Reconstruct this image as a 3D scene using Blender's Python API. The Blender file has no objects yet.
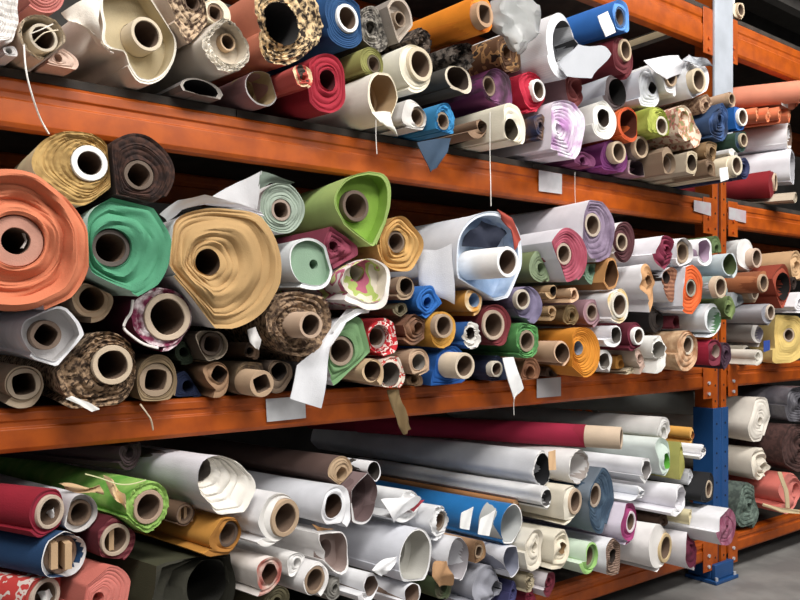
import bpy, bmesh, math, random
from mathutils import Vector, Matrix

SC = bpy.context.scene
COL = SC.collection
PI = math.pi
# ------------------------------------------------------------------ camera model
F, HY, BETA, DIST, CH = 770.0, 323.0, math.radians(37.08), 2.166, 1.32
CAM = Vector((0, -DIST, CH))
FWD = Vector((math.sin(BETA), math.cos(BETA), 0))
RGT = Vector((math.cos(BETA), -math.sin(BETA), 0))
UP = Vector((0, 0, 1))
def ray(px, py): return FWD + RGT*((px-400)/F) + UP*((HY-py)/F)
def P(px, py, y=0.0):
    """the point of the vertical plane at depth y that is seen at px, py"""
    d = ray(px, py); return CAM + d*((y+DIST)/d.y)
def PP(px, py, c, n):
    d = ray(px, py); return CAM + d*((c-CAM).dot(n)/d.dot(n))

# ------------------------------------------------------------------ materials
def lin(h):
    out = []
    for i in (0, 2, 4):
        c = int(h[i:i+2], 16)/255
        out.append(c/12.92 if c <= .04045 else ((c+.055)/1.055)**2.4)
    return (*out, 1)
_M = {}
def nd(nt, t, **kw):
    n = nt.nodes.new(t)
    for k, v in kw.items(): setattr(n, k, v)
    return n
def mat(c1, kind='plain', c2=None, c3=None, rough=.85, scale=1.0, metal=0.0, bump=.25):
    key = (c1, kind, c2, c3, rough, scale, metal, bump)
    if key in _M: return _M[key]
    m = bpy.data.materials.new('%s_%s' % (kind, c1)); m.use_nodes = True
    nt = m.node_tree; b = nt.nodes['Principled BSDF']; L = nt.links.new
    b.inputs['Roughness'].default_value = rough; b.inputs['Metallic'].default_value = metal
    tc = nd(nt, 'ShaderNodeTexCoord'); co = tc.outputs['Object']
    nz = nd(nt, 'ShaderNodeTexNoise'); L(co, nz.inputs['Vector'])
    rp = nd(nt, 'ShaderNodeValToRGB'); e = rp.color_ramp.elements
    A, B = Vector(lin(c1)), Vector(lin(c2 or c1)); C_ = lin(c3 or c2 or c1)
    sc, bs = 9*scale, 260*scale
    if kind == 'plain':
        e[0].position = .3; e[1].position = .7
        e[0].color = (*(A*.86)[:3], 1); e[1].color = (*[min(1, v*1.06) for v in A[:3]], 1)
        nz.inputs['Detail'].default_value = 5
    elif kind == 'tweed':
        sc = 75*scale; bs = 120*scale; nz.inputs['Detail'].default_value = 3
        e[0].position = .42; e[1].position = .58; e[0].color = tuple(A); e[1].color = tuple(B)
    elif kind == 'print':
        sc = 26*scale; nz.inputs['Detail'].default_value = 1
        rp.color_ramp.interpolation = 'CONSTANT'
        e[0].position = 0; e[0].color = tuple(A); e[1].position = .52; e[1].color = tuple(B)
        x = e.new(.63); x.color = C_
    elif kind == 'blotch':
        sc = 14*scale; nz.inputs['Detail'].default_value = 4
        e[0].position = .4; e[1].position = .62; e[0].color = tuple(A); e[1].color = tuple(B)
    elif kind == 'stripe':
        nt.nodes.remove(nz); nz = nd(nt, 'ShaderNodeTexWave'); nz.bands_direction = 'Z'; L(co, nz.inputs['Vector'])
        sc = 18*scale; nz.inputs['Distortion'].default_value = 1.5
        e[0].position = .45; e[1].position = .55; e[0].color = tuple(A); e[1].color = tuple(B)
    nz.inputs['Scale'].default_value = sc
    L(nz.outputs['Fac'], rp.inputs['Fac']); L(rp.outputs['Color'], b.inputs['Base Color'])
    if bump:
        n2 = nd(nt, 'ShaderNodeTexNoise'); L(co, n2.inputs['Vector']); n2.inputs['Scale'].default_value = bs
        n2.inputs['Detail'].default_value = 2
        bp = nd(nt, 'ShaderNodeBump'); bp.inputs['Strength'].default_value = bump; bp.inputs['Distance'].default_value = .004
        L(n2.outputs['Fac'], bp.inputs['Height']); L(bp.outputs['Normal'], b.inputs['Normal'])
    _M[key] = m
    return m
def soften(h, k=.35):
    v = [int(h[i:i+2], 16) for i in (0, 2, 4)]; g = sum(v)/3
    return ''.join('%02x' % int(x+(g-x)*k) for x in v)
def resolve(c):
    return mat(*c) if isinstance(c, tuple) else mat(c)
CARD = 'b98f66'

# ------------------------------------------------------------------ objects
def link(name, verts, faces, mats, parent=None, mi=None, ang=40, smooth=True):
    me = bpy.data.meshes.new(name); me.from_pydata([tuple(v) for v in verts], [], faces)
    for m in mats: me.materials.append(m)
    if mi: me.polygons.foreach_set('material_index', mi)
    bm = bmesh.new(); bm.from_mesh(me)
    bmesh.ops.recalc_face_normals(bm, faces=bm.faces); bm.to_mesh(me); bm.free()
    if smooth:
        me.polygons.foreach_set('use_smooth', [True]*len(me.polygons)); me.set_sharp_from_angle(angle=math.radians(ang))
    o = bpy.data.objects.new(name, me); COL.objects.link(o)
    if parent is not None: o.parent = parent
    return o
def thing(name, label, cat, loc, group=None, mtx=None):
    o = bpy.data.objects.new(name, None); COL.objects.link(o)
    if mtx is not None: o.matrix_world = mtx
    else: o.location = loc
    o.empty_display_size = .05
    o['label'] = label; o['category'] = cat
    if group: o['group'] = group
    return o
class MB:
    """collects boxes and bars for one mesh"""
    def __init__(s): s.v, s.f = [], []
    def box(s, x0, x1, y0, y1, z0, z1):
        b = len(s.v)
        s.v += [Vector((x, y, z)) for x in (x0, x1) for y in (y0, y1) for z in (z0, z1)]
        s.f += [tuple(b+i for i in q) for q in ((0,1,3,2),(4,6,7,5),(0,4,5,1),(2,3,7,6),(0,2,6,4),(1,5,7,3))]
        return s
    def prism_x(s, x0, x1, prof):
        b, n = len(s.v), len(prof)
        s.v += [Vector((x, y, z)) for x in (x0, x1) for y, z in prof]
        s.f += [tuple(b+i for i in range(n)), tuple(b+n+i for i in range(n))]
        s.f += [(b+i, b+(i+1) % n, b+n+(i+1) % n, b+n+i) for i in range(n)]
        return s
    def prism_z(s, z0, z1, prof):
        b, n = len(s.v), len(prof)
        s.v += [Vector((x, y, z)) for z in (z0, z1) for x, y in prof]
        s.f += [tuple(b+i for i in range(n)), tuple(b+n+i for i in range(n))]
        s.f += [(b+i, b+(i+1) % n, b+n+(i+1) % n, b+n+i) for i in range(n)]
        return s
    def disc_y(s, x, z, y0, y1, r, n=12):
        b = len(s.v)
        s.v += [Vector((x+r*math.cos(2*PI*i/n), y, z+r*math.sin(2*PI*i/n))) for y in (y0, y1) for i in range(n)]
        s.f += [tuple(b+i for i in range(n)), tuple(b+n+i for i in range(n))]
        s.f += [(b+i, b+(i+1) % n, b+n+(i+1) % n, b+n+i) for i in range(n)]
        return s
    def tube(s, pts, r, n=6):
        b = len(s.v); pts = [Vector(p) for p in pts]
        for k, p in enumerate(pts):
            d = (pts[min(k+1, len(pts)-1)]-pts[max(k-1, 0)]).normalized()
            q = d.to_track_quat('Z', 'Y')
            s.v += [p + q @ Vector((r*math.cos(2*PI*i/n), r*math.sin(2*PI*i/n), 0)) for i in range(n)]
        for k in range(len(pts)-1):
            s.f += [(b+k*n+i, b+k*n+(i+1) % n, b+(k+1)*n+(i+1) % n, b+(k+1)*n+i) for i in range(n)]
        s.f += [tuple(b+i for i in range(n)), tuple(b+(len(pts)-1)*n+i for i in range(n))]
        return s
    def build(s, name, m, parent=None, bevel=0, ang=40, smooth=True):
        o = link(name, s.v, s.f, [m], parent, ang=ang, smooth=smooth)
        if bevel:
            x = o.modifiers.new('b', 'BEVEL'); x.width = bevel; x.segments = 2; x.limit_method = 'ANGLE'
        return o

# ------------------------------------------------------------------ rolls of fabric
ROLLS = []
SHELF = {'A': (1.974, 2.70), 'B': (1.099, 1.82), 'C': (.215, .98), 'D': (2.93, 9.0)}
GROUP = {'A': 'fabric rolls on the upper shelf', 'B': 'fabric rolls on the middle shelf', 'C': 'fabric rolls on the lower shelf', 'D': 'rolls on the topmost shelf'}
_ctx = {'s': 'A'}
VP0 = {'A': -330, 'B': None, 'C': -560, 'D': None}
def S(k, v='x'): _ctx['s'] = k; _ctx['v'] = VP0[k] if v == 'x' else v
def r(px, py, rad, label, body, face=None, t=None, h=None, p=.04, w=1.0, N=None, st='tight', vp=None, pts=None,
      inner=None, th=.16, hd=.10, n=.045, wav=1.0, cone=0.0, L=1.0, sq=0.0, fray=0.0, extra=None, free=False, gk=1.0, rear=.93, name='fabric_roll'):
    k = len(ROLLS); rnd = random.Random(1000+k)
    C = P(px, py, -p)
    d0 = _ctx['v']
    if vp is None or (-1250 < vp <= 0 and (d0 or vp > -560)): vp = d0
    if vp is None: a = Vector((0, 1, 0))
    else:
        a = FWD + RGT*((vp-400)/F); a.normalize()
    ex = Vector((a.y, -a.x, 0))
    R = rad*(C-CAM).dot(FWD)/F
    nA = 64 if rad > 26 else (36 if rad > 13 else 26)
    def loc(x, y, off=0.0):
        q = PP(x, y, C + a*off, a) - C
        return (q.dot(ex), q.z)
    if pts:
        pol = sorted((math.atan2(v, u) % (2*PI), math.hypot(u, v)) for u, v in (loc(x, y) for x, y in pts))
        m = len(pol); Rr = []
        e = lambda j: (pol[j % m][0]+2*PI*(j//m), pol[j % m][1])
        for i in range(nA):
            t_ = 2*PI*i/nA
            j = next(j for j in range(-1, m) if e(j)[0] <= t_ < e(j+1)[0])
            (x0, y0), (x1, y1), (x2, y2), (x3, y3) = e(j-1), e(j), e(j+1), e(j+2)
            d1, d2 = (y2-y0)/(x2-x0), (y3-y1)/(x3-x1); hh = x2-x1; u = (t_-x1)/hh
            Rr.append((2*u**3-3*u*u+1)*y1+(u**3-2*u*u+u)*hh*d1+(-2*u**3+3*u*u)*y2+(u**3-u*u)*hh*d2)
    else:
        Rr = []
        for i in range(nA):
            c, s = math.cos(2*PI*i/nA), math.sin(2*PI*i/nA)
            Rr.append(R/math.sqrt((c/w)**2+s*s))
        hs = [(m, rnd.uniform(-1, 1)*n/math.sqrt(m-1), rnd.uniform(0, 2*PI)) for m in (2, 3, 4, 5)]
        Rr = [x*(1+sum(am*math.cos(m*2*PI*i/nA+ph) for m, am, ph in hs)) for i, x in enumerate(Rr)]
    tb = None
    if t:
        tx, ty, tr = t[:3]; pr = t[3] if len(t) > 3 else .004
        u, v = loc(tx, ty, -pr) if pr < .05 or vp is None else (0.0, 0.0); tb = dict(u=u, v=v, r=tr*(C-CAM).dot(FWD)/F, pr=pr, c=t[4] if len(t) > 4 else CARD, wall=t[5] if len(t) > 5 else .76)
        cu, cv, cr = u, v, tb['r']+.0012
    elif h:
        u, v = loc(*h[:2]); cu, cv, cr = u, v, h[2]*(C-CAM).dot(FWD)/F
    else:
        cu, cv, cr = 0, 0, R*.28
    ROLLS.append(dict(k=k, C=C, a=a, ex=ex, R=Rr, n=nA, tb=tb, c=(cu, cv, cr), label=label, body=body, face=face or body, inner=inner or face or body,
        N=N or max(2, min(12, int(rad/4))), st=st, th=th, hd=hd, wav=wav, cone=cone, L=L, p=p, sq=sq, fray=fray, shelf=_ctx['s'], extra=extra, rnd=rnd,
        rad=rad, free=free, gk=gk, rear=rear, name=name, px=(px, py)))
    return ROLLS[-1]

def ang_r(q, phi):
    x = (phi % (2*PI))/(2*PI)*q['n']; i = int(x) % q['n']; f = x-int(x)
    return q['R'][i]*(1-f)+q['R'][(i+1) % q['n']]*f
def clip(q, phi, d):
    d -= .002
    for i in range(q['n']):
        c = math.cos(2*PI*i/q['n']-phi)
        if c > .08: q['R'][i] = min(q['R'][i], max(d, .004)/c)
def settle(verbose=False):
    """rolls lying against each other or on the boards are pressed flat where they touch"""
    by = {}
    for q in ROLLS: by.setdefault(q['shelf'], []).append(q)
    for s, qs in by.items():
        lo, hi = SHELF[s]
        for q in qs:
            z = q['C'].z
            low = min(q['R'][i]*math.sin(2*PI*i/q['n']) for i in range(q['n']))
            gap = (z+low)-lo
            if 0 < gap < .045 and not q['free'] and q['C'].y > -.3:
                # lies on the boards: it sags onto them
                f = (z-lo)/(-low)
                for i in range(q['n']):
                    sn = math.sin(2*PI*i/q['n'])
                    if sn < 0: q['R'][i] *= 1+(f-1)*sn*sn
            if q['C'].y > -.6 and not q['free']:
                need = lo+.005+max(q['c'][2]-q['c'][1], .5*q['R'][0]*0+.4*min(q['R']))
                if z < need: q['C'].z = z = need
            clip(q, -PI/2, z-lo); clip(q, PI/2, hi-z)
        def pair(a, b):
            e_ = (a['ex']+b['ex']).normalized(); dc = b['C']-a['C']
            return e_, dc.dot(e_), dc.z
        for it in range(12):                            # cores that would run into each other are pushed apart
            for i in range(len(qs)):
                for j in range(i+1, len(qs)):
                    a, b = qs[i], qs[j]; e_, dx, dz = pair(a, b)
                    if math.hypot(dx, dz) > .6: continue
                    gx, gz = dx+b['c'][0]-a['c'][0], dz+b['c'][1]-a['c'][1]
                    need = a['c'][2]+b['c'][2]+.009; d = math.hypot(gx, gz)
                    if d >= need or d < 1e-5: continue
                    f = (need-d)/d*.6; wa = .5
                    if a['p']-b['p'] > .02: wa = .1
                    elif b['p']-a['p'] > .02: wa = .9
                    sh = e_*(gx*f)+UP*(gz*f)
                    a['C'] = a['C']-sh*wa; b['C'] = b['C']+sh*(1-wa)
            for q in qs:
                nd_ = lo+.004+q['c'][2]-q['c'][1]
                if q['C'].z < nd_ and q['C'].y > -.6: q['C'].z = nd_
        for i in range(len(qs)):
            for j in range(i+1, len(qs)):
                a, b = qs[i], qs[j]; e_, dx, dz = pair(a, b)
                d = math.hypot(dx, dz)
                if d > .8 or d < 1e-4: continue
                phi = math.atan2(dz, dx); ra, rb = ang_r(a, phi), ang_r(b, phi+PI)
                ov = ra+rb-d
                if ov <= -.01: continue
                sa = .5
                df = a['p']-b['p']
                if abs(df) > .03: sa = (.12 if abs(df) < .09 else 0.0) if df > 0 else (.88 if abs(df) < .09 else 1.0)
                if verbose and ov > .35*min(ra, rb): print('DEEP', round(ov/min(ra, rb), 2), a['px'], b['px'])
                cs, sn = math.cos(phi), math.sin(phi)
                ea = a['c'][0]*cs+a['c'][1]*sn+a['c'][2]+.004; eb = -(b['c'][0]*cs+b['c'][1]*sn)+b['c'][2]+.004
                da = ra-ov*sa
                da = min(max(da, ea), d-eb) if ea <= d-eb else (ea+d-eb)/2
                clip(a, phi, da); clip(b, phi+PI, d-da)
        for q in qs:                                    # the tube stays inside its roll
            u, v, c = q['c']
            for i in range(q['n']):
                t_ = 2*PI*i/q['n']; pr = u*math.cos(t_)+v*math.sin(t_); pe = abs(-u*math.sin(t_)+v*math.cos(t_))
                if pe < c: q['R'][i] = max(q['R'][i], pr+math.sqrt(c*c-pe*pe)+.002)

def build_roll(q):
    rnd, n, (cu, cv, cr) = q['rnd'], q['n'], q['c']
    low = min(q['R'][i]*math.sin(2*PI*i/n) for i in range(n)); L = q['L']
    base = q['C'] + q['a']*(L/2) + UP*low
    M = Matrix((( q['ex'].x, q['a'].x, 0, base.x), (q['ex'].y, q['a'].y, 0, base.y), (0, 0, 1, base.z), (0, 0, 0, 1)))
    root = thing(q['name'], q['label'], 'fabric roll' if q['name'] == 'fabric_roll' else q['name'].replace('_', ' '), base, GROUP[q['shelf']], M)
    o_ = int(rnd.uniform(.5, .9)*n); q['R'] = q['R'][o_:]+q['R'][:o_]; th0 = 2*PI*o_/n
    oy, oz = -L/2, -low                                  # local: x along the rack, y into it, z up; front face at y = oy
    meanR = sum(q['R'])/n
    Sx = 3; N = q['N']; shell = q['st'] == 'shell'
    span = max(.002, meanR-cr)
    turn = span*(q['th'] if shell else 1)/N
    g = min(.006, turn*.4)*q['wav']*q['gk']
    K = N*Sx+1
    def tubeP(i):
        t_ = 2*PI*i/n+th0
        k_ = 1 if q['tb'] else 1-q['sq']+q['sq']*min(1, .76/max(abs(math.cos(t_+q['k'])), abs(math.sin(t_+q['k']))))
        return cu+cr*k_*math.cos(t_), cv+cr*k_*math.sin(t_)
    def outP(i):
        t_ = 2*PI*i/n+th0; return q['R'][i]*math.cos(t_), q['R'][i]*math.sin(t_)
    lim = q['th'] if shell else 1.0
    tn = [[(m, rnd.uniform(-1, 1), rnd.uniform(0, 6.28)) for m in (1, 2, 3)] for _ in range(N+3)]
    td = [rnd.uniform(-.5, .5) for _ in range(N+3)]
    dn = [[(m, rnd.uniform(-1, 1), rnd.uniform(0, 6.28)) for m in (1, 2, 3, 5)] for _ in range(N+3)]
    V, Fc, MI = [], [], []
    ue = [rnd.uniform(-.5, .5)*(N > 3) for _ in range(3)]
    wide = min(.034 if q['rad'] > 45 else .018, .16*span if q['rad'] > 45 else .11*span)*min(1.6, q['wav'])*(0 if shell else 1)
    big = .34 if q['rad'] > 45 else 0
    wp = [(m, rnd.uniform(-1, 1), rnd.uniform(0, 6.28), rnd.uniform(-4, 4)) for m in (1, 2, 3, 4)]
    for k in range(K):
        for i in range(n):
            s = k/Sx+i/n; f = min(1, s/N); T = min(int(s), N+2)
            w_ = s-int(s) if s < N else 0
            wob = 0
            if 0 < f < 1:
                bl = [sum(a*math.cos(m*2*PI*i/n+ph) for m, a, ph in tn[tt])/3 for tt in (T, T+1)]
                wob = (.45 if N > 3 else .2)/N*(bl[0]*(1-w_)+bl[1]*w_)*min(1, f*N, (1-f)*N)
            ff = f+wob+(ue[0]*math.sin(2*PI*f)/14+ue[1]*math.sin(4*PI*f)/26+ue[2]*math.sin(6*PI*f)/40)
            ff = max(0, min(1, ff))*lim
            (x0, z0), (x1, z1) = outP(i), tubeP(i)
            gr = [0, 0.1, 1][k % 3]*g if f < 1 else 0
            bl = [sum(a*math.cos(m*2*PI*i/n+ph) for m, a, ph in dn[tt])/3 for tt in (T, T+1)]
            dep = gr + (td[T]*(1-w_)+td[T+1]*w_)*g + g*1.3*(bl[0]*(1-w_)+bl[1]*w_) + q['cone']*f + wide*(sum(a_*math.sin(m*2*PI*i/n+p_+c_*f) for m, a_, p_, c_ in wp)*.6+.5*math.sin(7*f+wp[0][2])+big*math.sin(17*f+1.1*math.sin(2*2*PI*i/n+wp[1][2])+.9*math.sin(3*2*PI*i/n+wp[2][2])+wp[3][2]))*min(1, 5*f*(1-f)+.25)
            if k % 3 != 2: dep += rnd.uniform(-1, 1)*q['fray']
            V.append((x0+(x1-x0)*ff, oy+dep, oz+z0+(z1-z0)*ff))
    I = lambda k, i: k*n+i if i < n else min(k+Sx, K-1)*n
    full = lambda k, i: min(1, (k/Sx+i/n)/N) >= 1
    for k in range(K-1):
        for i in range(n):
            if full(k, i): continue
            qd = [I(k, i), I(k, i+1), I(k+1, i+1), I(k+1, i)]
            qd = [x for m, x in enumerate(qd) if x not in qd[:m]]
            if len(qd) > 2: Fc.append(tuple(qd)); MI.append(1)
    # inside: (fraction, depth) rings behind the innermost turn
    last = [(K-1)*n+i for i in range(n)]
    # the innermost turn is clamped, so every vertex of the last ring sits on the edge of the hollow
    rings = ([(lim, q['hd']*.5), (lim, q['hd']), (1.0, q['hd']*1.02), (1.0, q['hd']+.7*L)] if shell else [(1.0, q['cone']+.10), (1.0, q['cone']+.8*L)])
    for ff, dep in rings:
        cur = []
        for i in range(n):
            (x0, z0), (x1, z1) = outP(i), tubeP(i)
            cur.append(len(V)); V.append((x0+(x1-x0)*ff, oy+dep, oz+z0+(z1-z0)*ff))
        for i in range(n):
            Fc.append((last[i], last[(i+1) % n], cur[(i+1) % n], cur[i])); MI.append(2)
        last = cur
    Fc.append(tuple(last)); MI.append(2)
    # outer wall: the outer contour with its step where the cloth ends, carried to the rear
    cont = [I(0, i) for i in range(n)] + [k*n for k in range(Sx, 0, -1)]
    prev = cont; mseg = 7; m_ = len(cont)
    ph = [rnd.uniform(0, 6.28) for _ in range(4)]
    for sg in range(1, mseg+1):
        fy = [0, .015, .10, .28, .5, .72, .9, 1][sg]
        sc = 1-(1-q['rear'])*min(1, fy*2.5)
        cur = []
        for j, vi in enumerate(cont):
            x, y, z = V[vi]; zc = z-oz
            wv = 1-.010*(1+math.sin(j/m_*2*PI*3+ph[0]+fy*7))*min(1, fy*6)-.012*(1+math.sin(j/m_*2*PI*5+ph[1]-fy*11))*min(1, fy*6)
            cur.append(len(V)); V.append((x*sc*wv, oy+fy*L+(V[vi][1]-oy)*(1-fy)*(sg < 2), oz+zc*sc*wv))
        for j in range(m_):
            Fc.append((prev[j], prev[(j+1) % m_], cur[(j+1) % m_], cur[j])); MI.append(0)
        prev = cur
    Fc.append(tuple(prev)); MI.append(0)
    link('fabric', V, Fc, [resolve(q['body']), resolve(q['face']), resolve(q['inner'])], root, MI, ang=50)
    tb = q['tb']
    if tb:
        n2 = 28 if tb['r'] > .02 else 20
        V, Fc, MI = [], [], []
        ro = tb['r']; ri = ro*tb['wall']; y0 = oy-tb['pr']+(q['hd']*0 if shell else 0); y1 = oy+max(.28, q['hd']+.2)+q['cone']
        pf = [(ro*.998, y1), (ro, y0+.003), (ro*.97, y0), (ri*1.04, y0), (ri, y0+.004), (ri*.98, y0+.85*L), ]
        ov = rnd.uniform(-.07, .07); ph = rnd.uniform(0, 6.28)
        for m, (rr, y) in enumerate(pf):
            for i in range(n2):
                t_ = 2*PI*i/n2
                e = 1
                if m >= 3: e = (1+min(0, ov*math.cos(2*t_+ph)))*(1-q['sq']+q['sq']*min(1, .76/max(abs(math.cos(t_+ph)), abs(math.sin(t_+ph)))))
                V.append((tb['u']+rr*e*math.cos(t_), y, oz+tb['v']+rr*e*math.sin(t_)))
        for m in range(len(pf)-1):
            for i in range(n2):
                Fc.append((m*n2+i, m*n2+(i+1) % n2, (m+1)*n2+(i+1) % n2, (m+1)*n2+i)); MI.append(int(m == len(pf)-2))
        Fc.append(tuple((len(pf)-1)*n2+i for i in range(n2))); MI.append(0)
        link('cardboard_tube' if tb['c'] not in ('f1efe9', 'ece7da', 'f4f2ee') else 'paper_tube', V, Fc, [mat(soften(tb['c']), 'plain', None, None, .8), mat('685445', 'plain', None, None, .95)], root, MI)  # bore in a darker brown: shade inside the tube put into the colour
    if q['extra']:
        bpy.context.view_layer.update()
        for fn in q['extra']: fn(root, q)
    return root

# extra parts of a roll --------------------------------------------------------
def sheet(name, colour, a, b, ys, rows=None, thick=.003, label=None, ripple=.004, seed=1):
    """a loose piece of cloth or paper: two pixel edges a and b, each point at its own depth"""
    def fn(root, q):
        rnd = random.Random(seed); inv = root.matrix_world.inverted()
        V, Fc = [], []; nc = 7; nr = len(a); sub = 4
        rowsP = []
        for k in range(nr): rowsP.append((P(*a[k], ys[k][0]), P(*b[k], ys[k][1])))
        fine = []
        for k in range(nr-1):
            for s in range(sub):
                t_ = s/sub; fine.append((rowsP[k][0].lerp(rowsP[k+1][0], t_), rowsP[k][1].lerp(rowsP[k+1][1], t_)))
        fine.append(rowsP[-1]); ph = rnd.uniform(0, 6)
        for k, (u, v) in enumerate(fine):
            for c in range(nc):
                x = u.lerp(v, c/(nc-1)); x = x + Vector((0, ripple*math.sin(c*1.1+k*.7+ph), ripple*.5*math.sin(k*.9+c*.5)))
                V.append(inv @ x)
        m = len(fine); off = m*nc; nrm = inv.to_3x3() @ Vector((0, thick, 0))
        V += [v+nrm for v in V]
        for k in range(m-1):
            for c in range(nc-1):
                i = k*nc+c; Fc.append((i, i+1, i+nc+1, i+nc)); Fc.append((off+i, off+i+nc, off+i+nc+1, off+i+1))
        edge = [c for c in range(nc)] + [k*nc+nc-1 for k in range(1, m)] + [(m-1)*nc+c for c in range(nc-2, -1, -1)] + [k*nc for k in range(m-2, 0, -1)]
        for x, y in zip(edge, edge[1:]+edge[:1]): Fc.append((x, y, off+y, off+x))
        o = link(name, V, Fc, [resolve(colour)], root, ang=60)
        if label: o['label'] = label
    return fn
def thread(pix, ys, colour='e9e6e0', rad=.0016, name='loose_thread'):
    def fn(root, q):
        inv = root.matrix_world.inverted(); pts = [P(*p_, y) for p_, y in zip(pix, ys)]
        fine = []
        for k in range(len(pts)-1):
            for s in range(4):
                t_ = s/4; p0, p1, p2, p3 = pts[max(k-1, 0)], pts[k], pts[k+1], pts[min(k+2, len(pts)-1)]
                fine.append(.5*((2*p1)+(p2-p0)*t_+(2*p0-5*p1+4*p2-p3)*t_*t_+(3*p1-p0-3*p2+p3)*t_**3))
        fine.append(pts[-1])
        m = MB(); m.tube([inv @ p_ for p_ in fine], rad, 5); m.build(name, mat(colour), root)
    return fn
def slats(cx, cy, hgt, cols, name='folded_paper', depth=.03, wpx=4):
    """folded paper stuffed into a tube"""
    def fn(root, q):
        inv = root.matrix_world.inverted()
        for k, dx in enumerate(cols):
            u = P(cx+dx, cy-hgt, -q['p']+depth); v = P(cx+dx+wpx, cy+hgt*.9, -q['p']+depth)
            m = MB(); m.box(u.x, v.x, u.y, u.y+.2, v.z, u.z)
            m.v = [inv @ x for x in m.v]; m.build(name, mat('c2a27e'), root)
    return fn
def plastic(root, q):
    """crumpled clear plastic over the end of a roll"""
    from mathutils import noise
    inv = root.matrix_world.inverted(); V, Fc = [], []
    A_ = [(528, -10), (540, 10), (540, 34), (520, 54)]; B_ = [(500, -10), (490, 8), (492, 28), (512, 50)]
    nr, nc = 18, 14
    for k in range(nr):
        s = k/(nr-1)*3; i = min(2, int(s)); f = s-i
        a = (A_[i][0]*(1-f)+A_[i+1][0]*f, A_[i][1]*(1-f)+A_[i+1][1]*f); b = (B_[i][0]*(1-f)+B_[i+1][0]*f, B_[i][1]*(1-f)+B_[i+1][1]*f)
        for c in range(nc):
            t_ = c/(nc-1); y = -.20-.05*math.sin(PI*t_)
            x = P(b[0]*(1-t_)+a[0]*t_, b[1]*(1-t_)+a[1]*t_, y)
            V.append(inv @ (x+noise.noise_vector(x*22)*.016+noise.noise_vector(x*55)*.008))
    for k in range(nr-1):
        for c in range(nc-1): Fc.append((k*nc+c, k*nc+c+1, (k+1)*nc+c+1, (k+1)*nc+c))
    m = bpy.data.materials.new('clear_plastic'); m.use_nodes = True; b = m.node_tree.nodes['Principled BSDF']
    b.inputs['Base Color'].default_value = (.66, .67, .66, 1); b.inputs['Roughness'].default_value = .22; b.inputs['Transmission Weight'].default_value = .6
    b.inputs['IOR'].default_value = 1.2
    o = link('plastic_wrap', V, Fc, [m], root, ang=35)
    x = o.modifiers.new('s', 'SOLIDIFY'); x.thickness = .0015
    o['label'] = 'crumpled clear plastic wrap'
W, CR, LIN = 'efedea', 'e6dcc6', 'd9cfbd'
WT = 'f1efe9'
TWEED = ('3a2a1e', 'tweed', 'a08468', None, .95, 1, 0, .8)
TWEEDL = ('4a372a', 'tweed', 'c2a98c', None, .95, 1, 0, .8)
RUST = '8a5a3e'
# ================================================================== upper shelf
S('A')
r(-2, 15, 36, 'pale fuzzy off-white roll at the near end of upper shelf', ('c9c4c0', 'stripe', 'e4e0dc'), pts=[(-30, -20), (-30, 40), (-8, 50), (8, 46), (16, 34), (18, 10), (16, -12), (2, -20)], h=(-12, 14, 8), p=.10, fray=.002)
r(10, 58, 8, 'tiny white roll tucked under the pale fuzzy off-white roll', 'd8d4d2', h=(9, 57, 3), p=.08)
r(42, -12, 24, 'dusty pink roll above the frayed cream tube end', 'c07f78', 'b8716a', h=(42, -14, 8), p=.0)
r(43, 38, 23, 'cream roll with frayed netting across its open end', 'd3bba4', 'dccdb6', t=(44, 38, 14, -.002, 'c9b79a'), p=.09, st='shell', th=.3, fray=.006,
  extra=[thread([(24, 45), (26, 70), (32, 95), (40, 118), (49, 134)], [-.10, -.115, -.11, -.08, -.07], rad=.0024),
         thread([(30, 34), (40, 30), (53, 24)], [-.10, -.11, -.105], 'ece6da'), thread([(34, 42), (44, 33), (58, 30)], [-.10, -.11, -.1], 'd9ccb4')])
r(58, 66, 14, 'flat pinkish cloth end under the frayed cream roll', 'c9a596', 'd0b3a2', h=(58, 64, 4), w=1.6, p=.07)
r(140, 38, 40, 'big canvas roll with its cream cloth edge curling open', ('ddd3c6', 'plain'), 'e6dfd2', t=(147, 34, 17, .004, 'd6bf9a'), p=.06, vp=-900, st='shell', th=.17, hd=.06, N=2, inner='bfb08f',
  pts=[(100, -12), (101, 22), (103, 44), (124, 51), (131, 66), (140, 77), (156, 77), (170, 66), (177, 46), (173, 26), (163, 2), (152, -14), (125, -18)],
  extra=[sheet('loose_edge', 'e9e2d6', [(104, -8), (98, 20), (101, 44), (113, 53)], [(62, 12), (76, 24), (96, 40), (112, 50)], [(-.07, -.02), (-.10, -.04), (-.10, -.06), (-.07, -.05)], ripple=.01)])
r(187, 12, 34, 'brown speckled tweed roll with a thick cream lining', 'd8c4b2', TWEEDL, t=(192, 2, 9, -.005, '6b4c36'), p=.07, N=4,
  pts=[(160, -20), (166, 10), (172, 32), (182, 45), (194, 46), (206, 36), (209, 10), (204, -20)])
r(217, 14, 16, 'small cream roll squeezed between tweed and terracotta rolls', CR, t=(215, 13, 9, -.004, '8a6647'), p=.04, sq=.5)
r(225, 46, 27, 'fluffy white roll with a ragged edge and sunken middle', 'd8d0c4', 'e2dacc', t=(228, 42, 9, -.03, 'd2a878'), p=.10, st='shell', th=.36, hd=.05, fray=.008, n=.08, inner='cabfae')
r(287, 28, 41, 'large terracotta chenille roll with a speckled looped edge', 'c5795f', ('2a1f18', 'tweed', 'd9bd92', None, .95, .8, 0, .8), h=(281, 24, 21), p=.09, N=5, fray=.006, wav=1.3,
  pts=[(255, -12), (258, 30), (262, 55), (276, 66), (296, 62), (312, 52), (324, 36), (326, 10), (318, -14), (285, -20)], inner='2c2a2a')
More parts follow.
